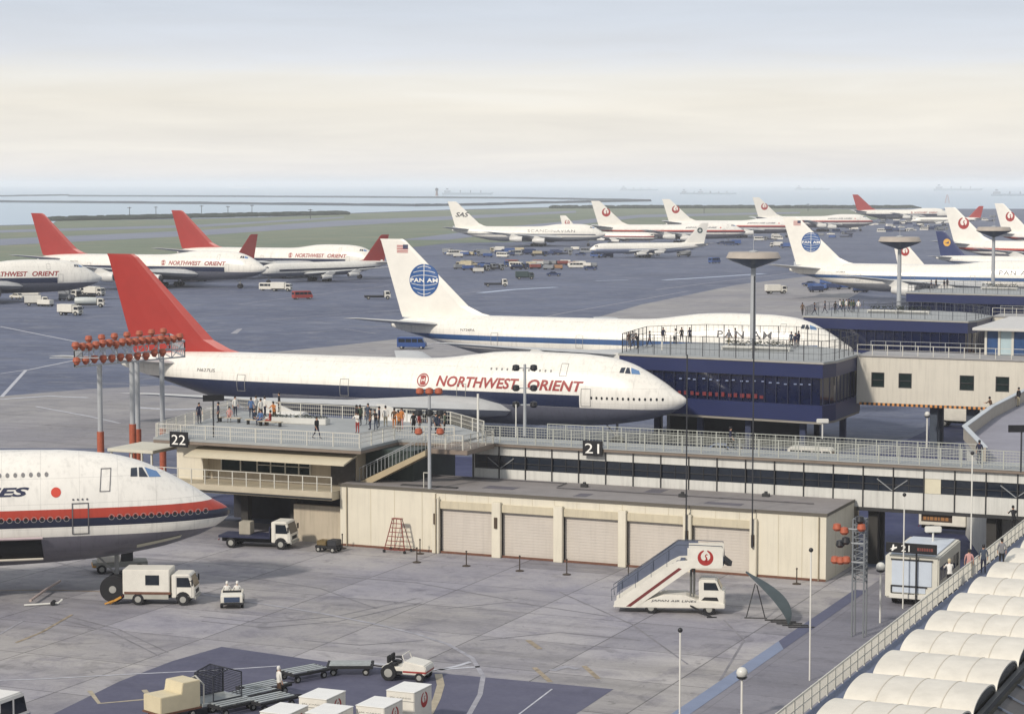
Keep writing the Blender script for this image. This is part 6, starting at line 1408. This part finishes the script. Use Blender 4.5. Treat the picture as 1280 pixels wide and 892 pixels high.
def deck_planter(u, v, L, lab):
    x, y = LG(u, v, 9.4); q = thing('planter', lab, 'planter', W(x, y, 9.4), -TH, 'planters on the lounge decks')
    MB().box(-L / 2, L / 2, -.5, .5, 0, .45).build('box', M('planter_white'), q, bevel=.04)
    MB().box(-L / 2 - .1, L / 2 + .1, -1.0, -.75, .35, .42).box(-L / 2, -L / 2 + .1, -.95, -.8, 0, .35).box(L / 2 - .1, L / 2, -.95, -.8, 0, .35).build('seat', M('planter_white'), q)
    lv = MB()
    for i in range(int(L * 45)):
        c = Vector((random.uniform(-L / 2, L / 2), random.uniform(-.45, .45), random.uniform(.45, .95))); a = random.uniform(0, 6.3); r = random.uniform(.08, .18)
        lv.poly([c + Vector((cos(a) * r, sin(a) * r, 0)), c + Vector((cos(a + 2) * r, sin(a + 2) * r, random.uniform(-.05, .15))), c + Vector((cos(a + 4) * r, sin(a + 4) * r, .1))])
    lv.build('foliage', M('foliage_dark'), q)
deck_planter(925, 437, 3.6, 'white planter with bench left of the nearest mushroom tower stem'); deck_planter(966, 438, 4.2, 'white planter with bench right of the nearest mushroom tower stem')
deck_planter(1108, 391, 5.0, 'white planter left of the middle mushroom tower stem'); deck_planter(1142, 392, 4.6, 'white planter right of the middle mushroom tower stem'); deck_planter(1250, 362, 6.0, 'white planter on the farthest lounge deck')
person(G(913, 562, 7.5), -TH + .2, 'walk', 'navy', 'black', 'person in navy walking alone along the corridor deck')
person(G(1187, 736, 4.2), TH + 1.2, 'lean', 'white', 'black', 'person in white cap and top leaning on the walkway fence, nearest of three', cap='cream')
person(G(1211, 722, 4.2), TH + 1.0, 'stand', 'pink', 'cream', 'person in pinkish top standing in the middle of the walkway trio')
person(G(1229, 716, 4.2), TH + 1.0, 'stand', 'slate', 'navy', 'person in dark blue-green jacket, farthest of the walkway trio')
person(G(1252, 708, 4.2), TH + 1.0, 'stand', 'grey', 'black', 'person in grey half hidden behind the upper barrel vault')
person(G(1267, 664, 4.2), TH + 1.3, 'lean', 'black', 'black', 'person in black at the far top end of the walkway fence')
person(G(1239, 521, 7.5), 2.4, 'lean', 'brown', 'grey', 'person in brown at the bend of the terrace parapet')
person(G(1273, 508, 7.5), 2.2, 'stand', 'black', 'cream', 'person in black top by the terrace parapet at the right edge')
person(G(1224, 580, 7.5), 1.0, 'stand', 'navy', 'slate', 'person in navy standing where the parapet meets the corridor deck')
person(G(349, 872, 0), .6, 'stand', 'white', 'brown', 'man in white standing beside the empty dollies near the containers', cap='white')
person(G(1240 - 203, 0 + 0 + 548, 0) if 0 else W(-24.3, 58, 0), 1.0, 'stand', 'white', 'white', 'person in white under the nearest dark blue lounge')
for dx, lb in ((-.33, 'left rider in white cap on the small tug'), (.33, 'right rider in white cap on the small tug')):
    a = TUG.location + Matrix.Rotation(TUG.rotation_euler.z, 3, 'Z') @ Vector((-.12, -dx, .32)); person(a, TUG.rotation_euler.z, 'sit', 'white', 'navy', lb, cap='white')
# ------------------------------------------------------------------ sky, sun, haze, camera
SUN_EL, SUN_AZ = radians(34), (-.62, -.78)
w = bpy.data.worlds.new('World'); SC.world = w; w.use_nodes = True; nt = w.node_tree; bg = nt.nodes['Background']; e = NX(nt)
sky = nt.nodes.new('ShaderNodeTexSky'); sky.sky_type = 'NISHITA'; sky.sun_disc = False; sky.sun_elevation = SUN_EL; sky.sun_rotation = atan2(SUN_AZ[0], SUN_AZ[1]); sky.air_density = 1.2; sky.dust_density = 2.5
tc = nt.nodes.new('ShaderNodeTexCoord'); sp = nt.nodes.new('ShaderNodeSeparateXYZ'); nt.links.new(tc.outputs['Generated'], sp.inputs[0])
mp = nt.nodes.new('ShaderNodeMapping'); mp.inputs['Scale'].default_value = (5, 5, 60); nt.links.new(tc.outputs['Generated'], mp.inputs[0])
n1 = nt.nodes.new('ShaderNodeTexNoise'); n1.inputs['Scale'].default_value = 1.3; n1.inputs['Detail'].default_value = 7; n1.inputs['Roughness'].default_value = .55; n1.inputs['Distortion'].default_value = .4; nt.links.new(mp.outputs[0], n1.inputs['Vector'])
# thin overcast: cloud layers seen edge-on, cream where the low sun reaches under them, blue-grey above
zz = e.op('ADD', sp.outputs[2], e.op('MULTIPLY', e.op('SUBTRACT', n1.outputs['Fac'], .5), .02))
cr = nt.nodes.new('ShaderNodeValToRGB'); el = cr.color_ramp
stops = [(0.0, 'edeff2'), (.006, 'f3f1f0'), (.018, 'f8f4ec'), (.036, 'faf5ea'), (.050, 'f4f2ec'), (.060, 'e4e8ef'), (.078, 'd8dfea'), (.12, 'd3dae6'), (.3, 'c4cad6'), (1.0, 'd6dae0')]
while len(el.elements) < len(stops): el.elements.new(.5)
for i, (pz, c) in enumerate(stops): el.elements[i].position = pz; el.elements[i].color = lin(c)
nt.links.new(zz, cr.inputs[0])
SKYK = 9.6
sc = nt.nodes.new('ShaderNodeVectorMath'); sc.operation = 'SCALE'; nt.links.new(cr.outputs[0], sc.inputs[0])
r = nt.nodes.new('ShaderNodeMapRange'); r.inputs['From Min'].default_value = .3; r.inputs['From Max'].default_value = .7; r.inputs['To Min'].default_value = SKYK * .93; r.inputs['To Max'].default_value = SKYK * 1.06; nt.links.new(n1.outputs['Fac'], r.inputs['Value']); nt.links.new(r.outputs[0], sc.inputs['Scale'])
mixc = e.mix(.93, (0, 0, 0, 1), (0, 0, 0, 1)); mn = mixc.node; nt.links.new(sky.outputs[0], mn.inputs[6]); nt.links.new(sc.outputs[0], mn.inputs[7])
nt.links.new(mixc, bg.inputs['Color']); bg.inputs['Strength'].default_value = .1
ld = bpy.data.lights.new('sun', 'SUN'); ld.energy = 3.1; ld.angle = radians(4.5); ld.color = (1.0, .92, .82); lo = bpy.data.objects.new('sun', ld); COL.objects.link(lo)
sd = Vector((SUN_AZ[0] * cos(SUN_EL), SUN_AZ[1] * cos(SUN_EL), sin(SUN_EL))).normalized(); lo.rotation_euler = sd.to_track_quat('Z', 'Y').to_euler()
# air
hm = bpy.data.materials.new('haze_air'); hm.use_nodes = True; nt = hm.node_tree
for n_ in list(nt.nodes):
    if n_.type != 'OUTPUT_MATERIAL': nt.nodes.remove(n_)
pvn = nt.nodes.new('ShaderNodeVolumePrincipled'); pvn.inputs['Density'].default_value = HAZE; pvn.inputs['Color'].default_value = (.96, .98, 1, 1); pvn.inputs['Anisotropy'].default_value = -.15
nt.links.new(pvn.outputs[0], [n_ for n_ in nt.nodes if n_.type == 'OUTPUT_MATERIAL'][0].inputs['Volume'])
hz = MB().box(-12500, 12500, -90, 24500, -4, 42).build('haze', hm); hz['kind'] = 'stuff'
cd = bpy.data.cameras.new('camera'); cam = bpy.data.objects.new('camera', cd); COL.objects.link(cam); SC.camera = cam
cd.sensor_width = 36; cd.lens = 36 * F / 1280; cd.clip_start = 1; cd.clip_end = 40000
cam.location = (0, 0, CH); cam.rotation_euler = (pi / 2 - PITCH, 0, 0)
SC.view_settings.view_transform = 'Standard'; SC.view_settings.look = 'None'; SC.view_settings.exposure = .04; SC.view_settings.gamma = 1
SC.render.engine = 'CYCLES'; SC.cycles.use_denoising = True; SC.cycles.max_bounces = 5; SC.cycles.diffuse_bounces = 3; SC.cycles.glossy_bounces = 2; SC.cycles.volume_bounces = 1; SC.cycles.caustics_reflective = False; SC.cycles.caustics_refractive = False
